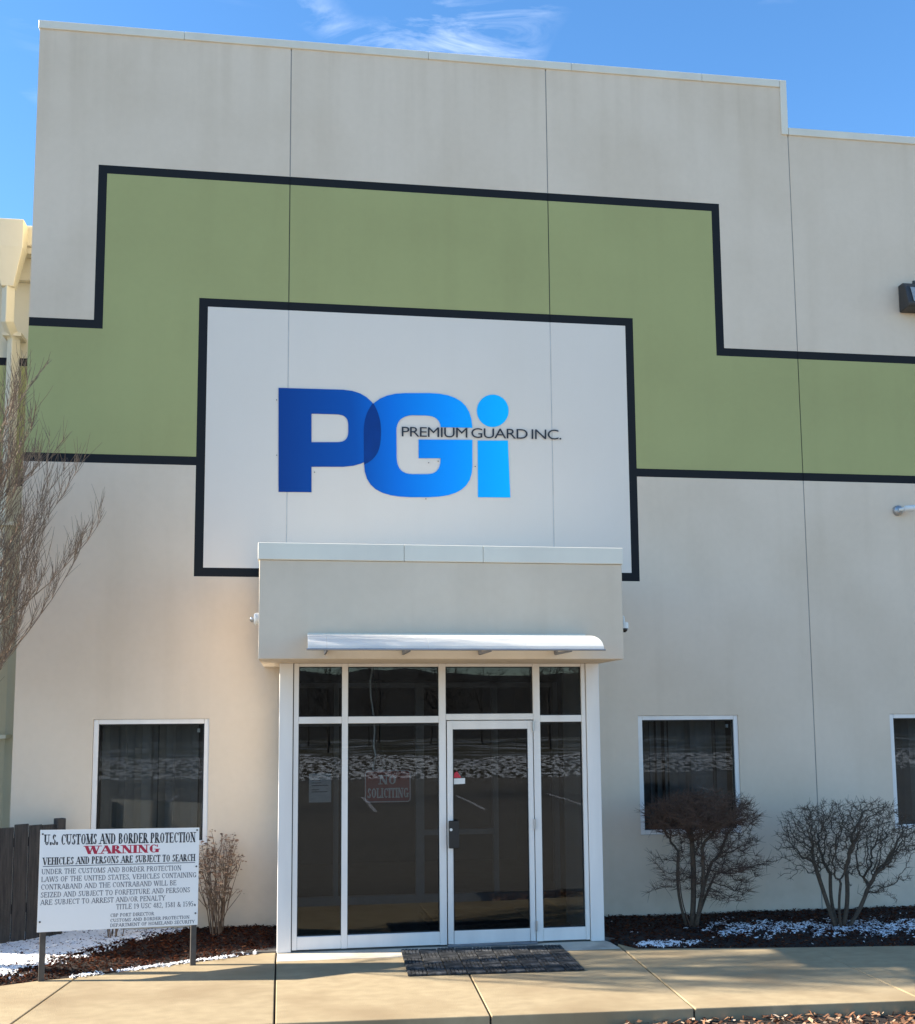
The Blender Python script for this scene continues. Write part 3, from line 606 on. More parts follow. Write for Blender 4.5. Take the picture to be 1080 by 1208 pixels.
# ------------------------------------------------------------------ lettering: a stroke alphabet with serifs
GL = {  # v: thick upright, t: thin upright, h: thin level, d: thick diagonal, e: thin diagonal, a: arc, s: serif at (x, y), p: dot
 'A': (.86, 'e.06,0,.43,1 d.43,1,.80,0 h.33,.2,.66 s.06,0 s.80,0'), 'B': (.72, 'v.16,0,1 h1,.04,.34 h.52,.1,.36 h0,.04,.38 a.34,.76,.26,.24,-90,90 a.36,.26,.32,.26,-90,90'),
 'C': (.76, 'a.42,.5,.37,.5,48,312 t.70,.68,.97'), 'D': (.82, 'v.16,0,1 h1,.04,.36 h0,.04,.36 a.34,.5,.42,.5,-90,90'),
 'E': (.72, 'v.16,0,1 h1,.04,.62 h.52,.16,.48 h0,.04,.66 t.62,.76,1 t.66,0,.26 t.48,.4,.64'), 'F': (.66, 'v.16,0,1 h1,.04,.6 h.52,.16,.46 t.6,.76,1 t.46,.4,.64 s.16,0'),
 'G': (.82, 'a.42,.5,.37,.5,48,330 t.70,.70,.97 v.70,.04,.42 s.70,.42'), 'H': (.88, 'v.16,0,1 v.72,0,1 h.52,.16,.72 s.16,0 s.16,1 s.72,0 s.72,1'),
 'I': (.38, 'v.19,0,1 s.19,0 s.19,1'), 'J': (.5, 'v.32,.2,1 a.2,.2,.12,.2,180,360 s.32,1'), 'K': (.82, 'v.16,0,1 e.2,.42,.66,1 d.32,.56,.72,0 s.16,0 s.16,1 s.72,0 s.66,1'),
 'L': (.7, 'v.16,0,1 h0,.04,.64 t.64,0,.28 s.16,1'), 'M': (1.04, 't.12,0,1 d.14,1,.5,.02 e.5,.02,.86,1 v.88,0,1 s.12,0 s.12,1 s.88,0 s.88,1'), 'N': (.86, 't.12,0,1 d.12,1,.72,0 t.72,0,1 s.12,0 s.12,1 s.72,1'),
 'O': (.84, 'a.42,.5,.37,.5,0,360'), 'P': (.68, 'v.16,0,1 h1,.04,.36 h.46,.16,.36 a.36,.73,.26,.27,-90,90 s.16,0'), 'R': (.78, 'v.16,0,1 h1,.04,.36 h.48,.16,.36 a.36,.74,.25,.26,-90,90 d.36,.48,.70,0 s.16,0 s.72,0'),
 'S': (.62, 'a.31,.75,.23,.25,25,265 a.31,.26,.26,.26,-155,95 t.52,.74,.96 t.07,.04,.26'), 'T': (.72, 'h1,.04,.68 v.36,0,1 t.04,.74,1 t.68,.74,1 s.36,0'), 'U': (.86, 'v.16,.3,1 t.70,.3,1 a.43,.3,.27,.3,180,360 s.16,1 s.70,1'),
 'V': (.84, 'd.06,1,.42,0 e.42,0,.78,1 s.08,1 s.76,1'), 'W': (1.16, 'd.06,1,.34,0 e.34,0,.58,1 d.58,1,.84,0 e.84,0,1.10,1 s.08,1 s.58,1 s1.08,1'), 'X': (.8, 'd.08,1,.72,0 e.08,0,.72,1'), 'Y': (.8, 'd.06,1,.4,.45 e.4,.45,.74,1 v.4,0,.46 s.4,0 s.08,1 s.72,1'), 'Z': (.7, 'd.12,0,.58,1 h1,.06,.62 h0,.06,.66 t.66,0,.26 t.06,.76,1'),
 '.': (.28, 'p.12,.06'), ',': (.28, 'p.12,.06 e.06,-.16,.15,.05'), '/': (.42, 'e.02,0,.38,1'), '&': (.86, 'a.34,.78,.19,.22,-60,240 a.32,.26,.27,.26,60,330 d.24,.62,.78,0 e.5,.1,.78,.5'),
 '1': (.5, 'v.26,0,1 e.1,.8,.26,1 s.26,0'), '2': (.6, 'a.3,.74,.22,.26,-20,170 e.08,.02,.5,.62 h0,.06,.54'), '4': (.62, 'v.42,0,1 e.04,.3,.42,1 h.28,.04,.58'), '5': (.6, 'a.28,.33,.25,.33,-150,110 t.14,.55,1 h1,.14,.5'), '8': (.6, 'a.3,.76,.2,.24,0,360 a.3,.26,.25,.26,0,360'), '9': (.6, 'a.3,.68,.24,.32,0,360 a.3,.35,.25,.35,-130,20 t.54,.3,.68'),
 'a': (.5, 'a.24,.24,.16,.2,0,360 v.4,0,.4 a.24,.36,.16,.14,20,160'), ' ': (.36, '')}
def glyph(ch, T, t, ser):
    """polygons (convex, list of 2D points) of one letter in a unit cap-height box"""
    w_, ds = GL[ch]; P = []
    def quad(x0, y0, x1, y1, wd):
        dx_, dy_ = x1-x0, y1-y0; l_ = math.hypot(dx_, dy_) or 1; nx, ny = -dy_/l_*wd/2, dx_/l_*wd/2
        P.append([(x0-nx, y0-ny), (x1-nx, y1-ny), (x1+nx, y1+ny), (x0+nx, y0+ny)])
    for tk in ds.split():
        k = tk[0]; a = [float(q) for q in tk[1:].split(',')]
        if k == 'v': quad(a[0], a[1], a[0], a[2], T)
        elif k == 't': quad(a[0], a[1], a[0], a[2], t)
        elif k == 'h': y = a[0]*(1-t)+t/2; quad(a[1], y, a[2], y, t)
        elif k in 'de': wd = T if k == 'd' else t; hh = wd/2*math.hypot(a[2]-a[0], a[3]-a[1])/max(abs(a[3]-a[1]), .2); P.append([(a[0]-hh, a[1]), (a[0]+hh, a[1]), (a[2]+hh, a[3]), (a[2]-hh, a[3])])
        elif k == 'p': P.append([(a[0]-T*.55, 0), (a[0]+T*.55, 0), (a[0]+T*.55, T*1.1), (a[0]-T*.55, T*1.1)])
        elif k == 's' and ser: y = a[1]*(1-t)+t/2; quad(a[0]-T*.92, y, a[0]+T*.92, y, t*.85)
        elif k == 'a':
            cx, cy, rx, ry, a0, a1 = a; n_ = 10; prev = None
            for i in range(n_+1):
                an = R(a0+(a1-a0)*i/n_); c, s = math.cos(an), math.sin(an); wd = t+(T-t)*abs(c)**1.5
                o_ = (cx+c*rx, cy+s*ry); i_ = (cx+c*(rx-wd), cy+s*(ry-max(t, wd*.55)))
                if prev: P.append([prev[0], o_, i_, prev[1]])
                prev = (o_, i_)
    return w_, P
def text_polys(txt, u0, u1, v0, v1, T=.17, t=.07, ser=True, space=.05):
    """lay a line of text out so that it fills u0..u1 with baseline v0, cap line v1"""
    x = 0; items = []
    for ch in txt:
        w_, P = glyph(ch, T, t, ser); items.append((x, P)); x += w_+space
    k = (u1-u0)/(x-space); h = v1-v0
    return [[[(u0+(ox+p[0])*k, v0+p[1]*h) for p in q] for q in P] for ox, P in items if P]
def lay(letters, name, mat, parent, to3, split=True):
    """each letter its own piece, or (fine print) the whole line as one"""
    def put(m_, P):
        for i, q in enumerate(P): m_.add([to3(u, v, 0.00003*(i % 9)) for u, v in q], [tuple(range(len(q)))])
    if split:
        for P in letters: m_ = MB(); put(m_, P); m_.build('letter', mat, parent)
    else:
        m_ = MB()
        for P in letters: put(m_, P)
        tag(m_.build(name, mat, parent), kind='stuff')

# small line of lettering across the logo
fc = bpy.data.curves.new('line_of_type', 'FONT'); fc.body = 'PREMIUM GUARD INC.'; fc.size = 1; fc.resolution_u = 4; fc.space_word = 0.7; fc.space_character = 0.9
fo = bpy.data.objects.new('line_of_type', fc); col.objects.link(fo); bpy.context.view_layer.update()
fm = bpy.data.meshes.new_from_object(fo.evaluated_get(bpy.context.evaluated_depsgraph_get())); bpy.data.objects.remove(fo)
fbm_ = bmesh.new(); fbm_.from_mesh(fm); bmesh.ops.remove_doubles(fbm_, verts=fbm_.verts, dist=1e-5)
xs_ = [v.co.x for v in fbm_.verts]; capz = max(v.co.y for v in fbm_.verts); xa, xb = min(xs_), max(xs_)
seen = set()
for f in fbm_.faces:
    if f.index in seen: continue
    st_ = [f]; seen.add(f.index); isl = []
    while st_:
        q = st_.pop(); isl.append(q)
        for e in q.edges:
            for g2 in e.link_faces:
                if g2.index not in seen: seen.add(g2.index); st_.append(g2)
    m_ = MB(); ids = {}
    for q in isl:
        for v in q.verts:
            if v.index not in ids:
                ids[v.index] = len(m_.v); u = (v.co.x-xa)/(xb-xa); p = loc2(*lz(470+u*508, 257+u*10-v.co.y/capz*31)); m_.v.append((p.x, -0.0165, p.z))
        m_.f.append(tuple(ids[v.index] for v in q.verts)); m_.m.append(0)
    m_.build('letter', 'ink_black', logo)
fbm_.free()

# ------------------------------------------------------------------ warning sign on two posts
pL, pR = Vector((0.72, -1.68, 0)), Vector((1.953, -1.297, 0)); td = (pR-pL).normalized(); nd = Vector((td.y, -td.x, 0))
sg = thing('warning_sign', 'white border protection warning board on two dark metal posts in mulch', 'sign', tuple((pL+pR)/2))
s0, s1 = -0.045, 1.318; zt0, zt1, zb0, zb1 = 1.266, 1.218, 0.410, 0.354
def sgp(u, v, e=0.0):
    """u across 0..1, v up from bottom 0..1 of the board, e metres out of the face"""
    s = s0+(s1-s0)*u; z = (zb0+(zb1-zb0)*u)*(1-v)+(zt0+(zt1-zt0)*u)*v; p = pL+td*s+nd*(0.03+e); return (p.x, p.y, z)
m_ = MB(); q = [sgp(0, 0, 0), sgp(1, 0, 0), sgp(1, 1, 0), sgp(0, 1, 0)]; q2 = [sgp(0, 0, .004), sgp(1, 0, .004), sgp(1, 1, .004), sgp(0, 1, .004)]
m_.add(q+q2, [(3, 2, 1, 0), (4, 5, 6, 7), (0, 1, 5, 4), (1, 2, 6, 5), (2, 3, 7, 6), (3, 0, 4, 7)]); m_.build('board', 'sign_white', sg)
for p, dz in ((pL+td*0.005, 1.25), (pR-td*0.005, 1.2)):
    m_ = MB(); c = []
    for a, b in ((-.024, .0), (-.024, .028), (-.016, .028), (-.016, .006), (.016, .006), (.016, .028), (.024, .028), (.024, 0)):   # channel section
        w_ = p+td*a+nd*(0.028-b*1.3); c.append((w_.x, w_.y))
    m_.prism(c[::-1], -0.1, dz-0.02); m_.build('post', 'post_metal', sg)
LINES = [('U.S. CUSTOMS AND BORDER PROTECTION', .025, .975, .045, .15, 'ink_black', .25, .09), ('WARNING', .275, .735, .165, .248, 'ink_red', .26, .09),
 ('VEHICLES AND PERSONS ARE SUBJECT TO SEARCH', .022, .975, .272, .345, 'ink_black', .25, .09), ('UNDER THE CUSTOMS AND BORDER PROTECTION', .015, .885, .385, .437, 'ink_grey', .15, .08),
 ('LAWS OF THE UNITED STATES, VEHICLES CONTAINING', .015, .985, .460, .512, 'ink_grey', .15, .08), ('CONTRABAND AND THE CONTRABAND WILL BE', .015, .855, .535, .587, 'ink_grey', .15, .08),
 ('SEIZED AND SUBJECT TO FORFEITURE AND PERSONS', .015, .945, .612, .664, 'ink_grey', .15, .08), ('ARE SUBJECT TO ARREST AND/OR PENALTY', .015, .785, .685, .737, 'ink_grey', .15, .08),
 ('TITLE 19 USC 482, 1581 & 1595a', .475, .985, .757, .809, 'ink_grey', .15, .08), ('CBP PORT DIRECTOR', .44, .715, .848, .883, 'ink_grey', .16, .10),
 ('CUSTOMS AND BORDER PROTECTION', .44, .945, .900, .933, 'ink_grey', .16, .10), ('DEPARTMENT OF HOMELAND SECURITY', .44, .98, .948, .982, 'ink_grey', .16, .10)]
for txt, a, b, v0, v1, mt, T_, t_ in LINES:
    lay(text_polys(txt, a, b, 1-v1, 1-v0, T_, t_), 'lettering', mt, sg, lambda u, v, e: sgp(u, v, 0.0052+e), v1-v0 > .06)
m_ = MB(); m_.add([sgp(.022, .637, .0052), sgp(.975, .637, .0052), sgp(.975, .644, .0052), sgp(.022, .644, .0052)], [(0, 1, 2, 3)]); m_.build('rule_line', 'ink_grey', sg)
for u, v in ((.985, .975), (.984, .6), (.984, .12), (.015, .10), (.015, .96)):
    m_ = MB(); m_.tube([sgp(u, v, .003), sgp(u, v, .010)], .008, 8); m_.build('bolt', 'post_metal', sg)

# ------------------------------------------------------------------ notices on and behind the entrance glass
yin = YS+0.064
ns = thing('no_soliciting_sign', 'dark red no soliciting plate with pale border hung inside the glass', 'sign', (3.75, yin, 1.38))
def rrect(x0, x1, z0, z1, r, n=5):
    o = []
    for cx, cz, a0 in ((x1-r, z1-r, 0), (x0+r, z1-r, 90), (x0+r, z0+r, 180), (x1-r, z0+r, 270)):
        for i in range(n+1): an = R(a0+90*i/n); o.append((cx+r*math.cos(an), cz+r*math.sin(an)))
    return o
nx0, nx1, nz0, nz1 = 3.523, 3.977, 1.379, 1.695
polymesh('plate', [rrect(nx0, nx1, nz0, nz1, .035)], 'plate_red', ns, lambda u, v: (u, yin+0.004, v), 0.003)
polymesh('border', [rrect(nx0+.004, nx1-.004, nz0+.004, nz1-.004, .033), rrect(nx0+.013, nx1-.013, nz0+.013, nz1-.013, .026)], 'plate_print', ns, lambda u, v: (u, yin+0.0025, v))
lay(text_polys('NO', 3.665, 3.835, 1.555, 1.645, .24, .12), 'lettering', 'plate_print', ns, lambda u, v, e: (u, yin+0.0025-e, v))
lay(text_polys('SOLICITING', 3.55, 3.95, 1.425, 1.52, .24, .12), 'lettering', 'plate_print', ns, lambda u, v, e: (u, yin+0.0025-e, v))
m_ = MB(); m_.tube([(3.72, yin-0.001, 1.69), (3.606, yin+0.01, 2.70), (3.60, yin+0.012, 2.704)], .0025, 5); m_.build('hanging_string', 'cord_green', ns)
pn = thing('paper_notice', 'pale paper notice taped inside the narrow side light', 'notice', (3.09, yin, 1.39))
box('sheet', 'paper', pn, 2.984, 3.197, yin+0.001, yin+0.002, 1.393, 1.67)
for z in (1.63, 1.60, 1.575, 1.55, 1.51, 1.49): box('print_line', 'ink_grey', pn, 3.01, 3.12+0.05*math.sin(z*90), yin+0.0002, yin+0.0008, z, z+0.008)
st = thing('door_sticker', 'red and white sticker on the entrance door glass', 'sticker', (4.44, YS+0.02, 1.55))
polymesh('red_triangle', [[(4.392, 1.612), (4.47, 1.612), (4.43, 1.672), (4.405, 1.66)]], 'sticker_red', st, lambda u, v: (u, YS+0.0225, v), 0.0008)
polymesh('white_label', [[(4.388, 1.548), (4.508, 1.552), (4.508, 1.607), (4.388, 1.604)]], 'white_plastic', st, lambda u, v: (u, YS+0.0225, v), 0.0008)
cpts = [(3.601, 2.702), (3.578, 2.56), (3.582, 2.42), (3.612, 2.22), (3.622, 2.08), (3.612, 1.93), (3.632, 1.83), (3.603, 1.723), (3.640, 1.60), (3.630, 1.52), (3.604, 1.477)]
cn = thing('hanging_cord', 'loose white cord dangling inside the entrance glass', 'cord', (3.60, -0.9, 1.48))
m_ = MB(); m_.tube([(x, -0.885+0.006*math.sin(i*2), z) for i, (x, z) in enumerate(cpts)], .009, 6); m_.build('cord', 'cord_white', cn, smooth=True)

# ------------------------------------------------------------------ door mat
mt = thing('door_mat', 'dark rubber link door mat laid in front of the entrance', 'mat', (4.6, -1.6, 0))
tiles = {}
for orient in (0, 1):
    m_ = MB(); a, b = 0.165, 0.195
    m_.box(-a/2, a/2, -b/2, b/2, 0, 0.006)
    for k in range(5):
        if orient: y = -b/2+b*(k+.5)/5; m_.box(-a/2+.003, a/2-.003, y-b*.075, y+b*.075, .006, .013)
        else: x = -a/2+a*(k+.5)/5; m_.box(x-a*.075, x+a*.075, -b/2+.003, b/2-.003, .006, .013)
    o = m_.build('mat_tile', 'mat_rubber', None); col.objects.unlink(o); tiles[orient] = o
rnd = random.Random(3)
for i in range(9):
    for j in range(5):
        o = tiles[(i+j) % 2].copy(); col.objects.link(o); o.parent = mt
        o.location = (-0.762+0.172*(i+.5)+0.012*j*0, -0.5+0.202*(j+.5), 0.004+rnd.uniform(0, .002)); o.rotation_euler = (rnd.gauss(0, .012), rnd.gauss(0, .012), rnd.gauss(0, .01))
mt.rotation_euler = (0, 0, R(-2.0)); mt.location = (4.60, -1.60, 0.0)

# ------------------------------------------------------------------ cameras and lamp on the walls
def lathe(m_, prof, axis_o, ax, n=16):
    """prof = (distance along axis, radius)"""
    ax = Vector(ax).normalized(); m_.tube([Vector(axis_o)+ax*d for d, r in prof], [r for d, r in prof], n)
bc = thing('bullet_camera', 'white bullet security camera on a round base, upper right wall', 'camera', (9.83, -0.001, 4.57))
m_ = MB(); lathe(m_, [(0, .062), (.02, .062), (.035, .055), (.05, .03)], (9.825, -0.001, 4.575), (0, -1, 0)); m_.build('base', 'steel', bc, smooth=False)
m_ = MB(); lathe(m_, [(0, .02), (.06, .02)], (9.825, -0.045, 4.578), (.6, -.8, .05), 10); m_.build('arm', 'white_plastic', bc)
m_ = MB(); lathe(m_, [(0, .022), (.012, .034), (.12, .037), (.122, .030)], (9.85, -0.095, 4.583), (.95, -.28, .02)); m_.build('body', 'white_plastic', bc)
m_ = MB(); lathe(m_, [(0, .031), (.012, .029)], Vector((9.85, -0.095, 4.583))+Vector((.95, -.28, .02)).normalized()*.123, (.95, -.28, .02)); m_.build('lens', 'dark_dome', bc)
dc = thing('dome_camera', 'white dome security camera on the right side of the entrance fascia', 'camera', (5.921, -1.55, 3.05))
m_ = MB(); m_.tube([(5.921, -1.55, 3.165), (5.95, -1.55, 3.17), (5.972, -1.55, 3.155), (5.975, -1.55, 3.10)], .014, 8); m_.build('arm', 'white_plastic', dc)
m_ = MB(); lathe(m_, [(0, .012), (.005, .042), (.062, .044)], (5.978, -1.55, 3.105), (0, 0, -1)); m_.build('housing', 'white_plastic', dc)
m_ = MB(); lathe(m_, [(0, .036), (.015, .034), (.028, .025), (.036, .010)], (5.978, -1.55, 3.042), (0, 0, -1)); m_.build('dome', 'dark_dome', dc, smooth=True)
tc_ = thing('turret_camera', 'small white turret camera on the left side of the entrance fascia', 'camera', (2.51, -1.55, 3.11))
m_ = MB(); lathe(m_, [(0, .056), (.03, .056), (.045, .046), (.047, .02)], (2.509, -1.55, 3.115), (-1, 0, 0)); m_.build('housing', 'white_plastic', tc_)
m_ = MB(); lathe(m_, [(0, .012), (.01, .026), (.026, .024), (.034, .012)], (2.462, -1.553, 3.112), (-.9, -.25, -.2)); m_.build('lens', 'steel', tc_, smooth=True)
fl = thing('wall_floodlight', 'dark bronze wall pack floodlight high on the right wall', 'lamp', (10.22, -0.001, 7.0))
m_ = MB(); P_ = [(-.002, 7.33), (-.002, 6.99), (-.20, 7.0), (-.225, 7.04), (-.16, 7.26), (-.10, 7.33)]
m_.extrude_x(P_[::-1], 9.985, 10.46); m_.build('housing', 'bronze', fl, bevel=0.012)
m_ = MB(); m_.add([(10.04, -.231, 7.055), (10.405, -.231, 7.055), (10.405, -.172, 7.25), (10.04, -.172, 7.25)], [(0, 1, 2, 3)]); m_.build('lens', 'lamp_lens', fl)
m_ = MB(); m_.tube([(10.16, -.06, 7.34), (10.16, -.06, 7.375)], .018, 8); m_.build('photocell', 'bronze', fl)

# ------------------------------------------------------------------ wooden fence by the corner
f0, f1 = Vector((-0.40, -0.86, 0)), Vector((0.47, -0.22, 0)); fd = (f1-f0).normalized(); fn = Vector((fd.y, -fd.x, 0))
fe = thing('wooden_fence', 'short dark weathered wooden board fence at the building corner', 'fence', tuple(f0))
rnd = random.Random(9); s = 0.0; Lf = (f1-f0).length
while s < Lf-0.05:
    w_ = rnd.uniform(.125, .142); tp = 1.19+rnd.uniform(-.02, .015); e = rnd.uniform(-.004, .004); a = f0+fd*s+fn*e; b = f0+fd*(s+w_)+fn*e; k = fn*.02
    z0 = zL(a.x, a.y)-0.03; m_ = MB(); m_.prism([(a.x+k.x, a.y+k.y), (b.x+k.x, b.y+k.y), (b.x, b.y), (a.x, a.y)], z0, tp); m_.build('board', 'weathered_wood', fe, bevel=.003); s += w_+rnd.uniform(.004, .009)
for z in (.35, .98):
    m_ = MB(); a = f0-fn*.042; b = f1-fn*.042; m_.prism([(a.x, a.y), (b.x, b.y), ((b+fn*.036).x, (b+fn*.036).y), ((a+fn*.036).x, (a+fn*.036).y)], z, z+.085); m_.build('rail', 'weathered_wood', fe)
m_ = MB(); a = f1+fd*.02; m_.prism([((a+q).x, (a+q).y) for q in (-fn*.045, fd*.09-fn*.045, fd*.09+fn*.045, fn*.045)], -.05, 1.225); m_.build('post', 'weathered_wood', fe, bevel=.005)

# ------------------------------------------------------------------ bare shrubs and the tree: branches grown towards scattered points
def grow(attr, roots, step=.05, di=.6, dk=.09, iters=120, up=0.15, seed=0, wob=0.12):
    rs = np.random.RandomState(seed); nodes = []; par = []; rid = []
    for k, chain in enumerate(roots):
        for i, p in enumerate(chain): nodes.append(np.array(p, float)); par.append(-1 if i == 0 else len(nodes)-2); rid.append(k)
    A = np.array(attr); Nn = np.array(nodes); D = np.linalg.norm(A[:, None]-Nn[None], axis=2); near = D.argmin(1); nd_ = D.min(1); alive = np.ones(len(A), bool); kids = {}
    for it in range(iters):
        act = alive & (nd_ < di)
        if not act.any(): break
        dirs = {}; dead = set()
        for a in np.nonzero(act)[0]:
            v = A[a]-nodes[near[a]]; l_ = np.linalg.norm(v); dirs.setdefault(near[a], []).append(v/(l_+1e-9))
        new = []
        for k, vs in dirs.items():
            if kids.get(k, 0) >= 3: dead.add(k); continue
            kids[k] = kids.get(k, 0)+1; v = np.sum(vs, 0); v = v/(np.linalg.norm(v)+1e-9)+rs.normal(0, wob, 3); v[2] += up; v /= np.linalg.norm(v); new.append((k, nodes[k]+v*step))
        if dead: alive &= ~(np.isin(near, list(dead)) & act)
        if not new: continue
        b = len(nodes)
        for k, p in new: nodes.append(p); par.append(k); rid.append(rid[k])
        Nw = np.array([p for k, p in new]); D = np.linalg.norm(A[:, None]-Nw[None], axis=2); m = D.min(1); im = D.argmin(1); c = m < nd_
        nd_ = np.where(c, m, nd_); near = np.where(c, im+b, near); alive &= nd_ > dk
        if len(nodes) > 9000: break
    return nodes, par, rid
def branches(nodes, par, rid, tip, expo, split):
    n = len(nodes); ch = [[] for _ in range(n)]
    for i, p in enumerate(par):
        if p >= 0: ch[p].append(i)
    r = [0]*n
    for i in range(n-1, -1, -1): r[i] = tip if not ch[i] else sum(r[c]**expo for c in ch[i])**(1/expo)
    thick = {}; thin = MB()
    starts = [(i, None) for i, p in enumerate(par) if p < 0]
    while starts:
        i, p = starts.pop(); pts = [] if p is None else [p]; cur = i; pts.append(cur)
        while ch[cur]:
            c = sorted(ch[cur], key=lambda q: -r[q]); starts += [(q, cur) for q in c[1:]]; cur = c[0]; pts.append(cur)
        rr = [r[q] for q in pts]
        if p is not None: rr[0] = min(rr[0], rr[1]*1.15)
        big_ = [k for k, q in enumerate(rr) if q > split]
        if big_ and len(pts) > 2:
            e = max(big_)+1; e = max(1, min(e, len(pts)-1)); thick.setdefault(rid[i], MB()).tube([nodes[q] for q in pts[:e+1]], rr[:e+1], 7)
            if e < len(pts)-1: thin.tube([nodes[q] for q in pts[e:]], rr[e:], 4, cap=False)
        elif len(pts) > 1: thin.tube([nodes[q] for q in pts], rr, 4 if max(rr) > .004 else 3, cap=False)
    return thick, thin
def spray(m_, rnd, anchors, count, ln, r0, dirf):
    """fine end twigs starting at grown nodes"""
    for _ in range(count):
        p = Vector(rnd.choice(anchors)); d = dirf(rnd, p).normalized(); l_ = rnd.uniform(*ln); k = Vector((rnd.gauss(0, .25), rnd.gauss(0, .25), rnd.gauss(0, .25)))
        m_.tube([p, p+d*l_*.5+k*l_*.12, p+(d+k*.5)*l_], [r0, r0*.8, r0*.4], 3, cap=False)
def shrub(name, label, base, stems, attr, matn, tip, seed, expo=2.3, split=.0075, sprays=0, spray_fn=None, ln=(.06, .16), grp=None, cat='shrub', twig_mat=None, di=.6, step=.045, dk=.08, up=.15, sr=.0022, wob=.12):
    t = thing(name, label, cat, base, grp); nodes, par, rid = grow(attr, stems, step=step, di=di, dk=dk, seed=seed, up=up, wob=wob)
    thick, thin = branches(nodes, par, rid, tip, expo, split)
    for k in sorted(thick): thick[k].build('stem' if len(stems) > 1 else 'trunk', matn, t, smooth=True)
    if sprays:
        rnd = random.Random(seed); ps = set(par); n0 = sum(len(c) for c in stems); ends = [nodes[i] for i in range(n0, len(nodes)) if i not in ps or i % 2]; spray(thin, rnd, ends, sprays, ln, sr, spray_fn)
    tag(thin.build('twigs', twig_mat or matn, t), kind='stuff'); return t, nodes, par
def ell(rs, n, c, r, f=lambda p: True):
    o = []
    while len(o) < n:
        p = rs.uniform(-1, 1, 3)
        if (p**2).sum() <= 1:
            q = np.array(c)+p*np.array(r)
            if f(q): o.append(q)
    return o
def chain(p0, p1, bend, n=7):
    a, b = Vector(p0), Vector(p1); return [tuple(a.lerp(b, i/n)+Vector(bend)*math.sin(math.pi*i/n)) for i in range(n+1)]
# shrub with the dense flat reddish head in front of the window
rs = np.random.RandomState(2); bx, by, bz = 6.90, -0.66, 0.02
at = ell(rs, 1500, (7.03, -0.68, 1.17), (.62, .42, .26), lambda p: p[2] < 1.40 and p[1] < -.16)+ell(rs, 320, (7.20, -0.68, .68), (.52, .36, .44))+ell(rs, 16, (6.55, -.68, .62), (.25, .25, .3))
stems = [chain((bx+dx, by+dy, bz), (bx+ex, by+ey, ez), (gx, gy, 0)) for dx, dy, ex, ey, ez, gx, gy in
         ((0, 0, .03, 0, .92, .02, 0), (-.04, .02, -.10, .05, .80, -.05, 0), (.04, -.03, .22, -.05, .70, -.03, 0), (-.02, -.05, -.16, -.12, .62, -.04, -.02), (.05, .04, .32, .12, .55, .0, .03), (.02, -.02, .10, -.10, .85, .04, -.02))]
def upd(r, p): return Vector((r.gauss(0, .8)+(p.x-7.03)*.8, r.gauss(0, .7), r.gauss(.35, .45)))
shrub('bare_shrub', 'bare shrub with dense flat reddish brown head in front of the window', (bx, by, 0), stems, at, 'bark_dark', .0022, 5, sprays=7500, spray_fn=upd, ln=(.05, .14), twig_mat='bark_reddish', up=.05, dk=.05, step=.035, expo=2.0, wob=.26)
# open candelabra shrub beyond it
rs = np.random.RandomState(4); bx, by, bz = 8.40, -0.90, 0.02
at = ell(rs, 2000, (8.62, -0.80, .95), (.80, .5, .42), lambda p: p[2] < 1.30 and ((p[0]-8.62)/.8)**2+((p[2]-.8)/.55)**2 > .06 and p[1] < -.14)+ell(rs, 40, (8.85, -.85, .5), (.5, .4, .25))+ell(rs, 25, (7.95, -.85, .75), (.3, .3, .35))
stems = [chain((bx+dx, by+dy, bz), (bx+ex, by+ey, ez), (gx, gy, 0)) for dx, dy, ex, ey, ez, gx, gy in
         ((-.05, 0, -.20, .05, .58, .0, 0), (.03, 0, .10, .02, .62, .03, 0), (.06, -.03, .30, -.06, .45, .02, 0), (0, .05, .0, .16, .55, -.03, 0), (.08, .02, .38, .14, .36, .03, 0), (-.02, -.05, -.06, -.16, .50, -.02, 0))]
def upd2(r, p): return Vector((r.gauss(0, .8)+(p.x-8.6)*.5, r.gauss(0, .8), r.gauss(.35, .6)))
shrub('bare_shrub', 'open rounded bare shrub with forking dark stems near the wall corner joint', (bx, by, 0), stems, at, 'bark_dark', .0025, 8, sprays=4200, spray_fn=upd2, ln=(.03, .10), up=.06, step=.04, dk=.055, expo=2.08, wob=.34)
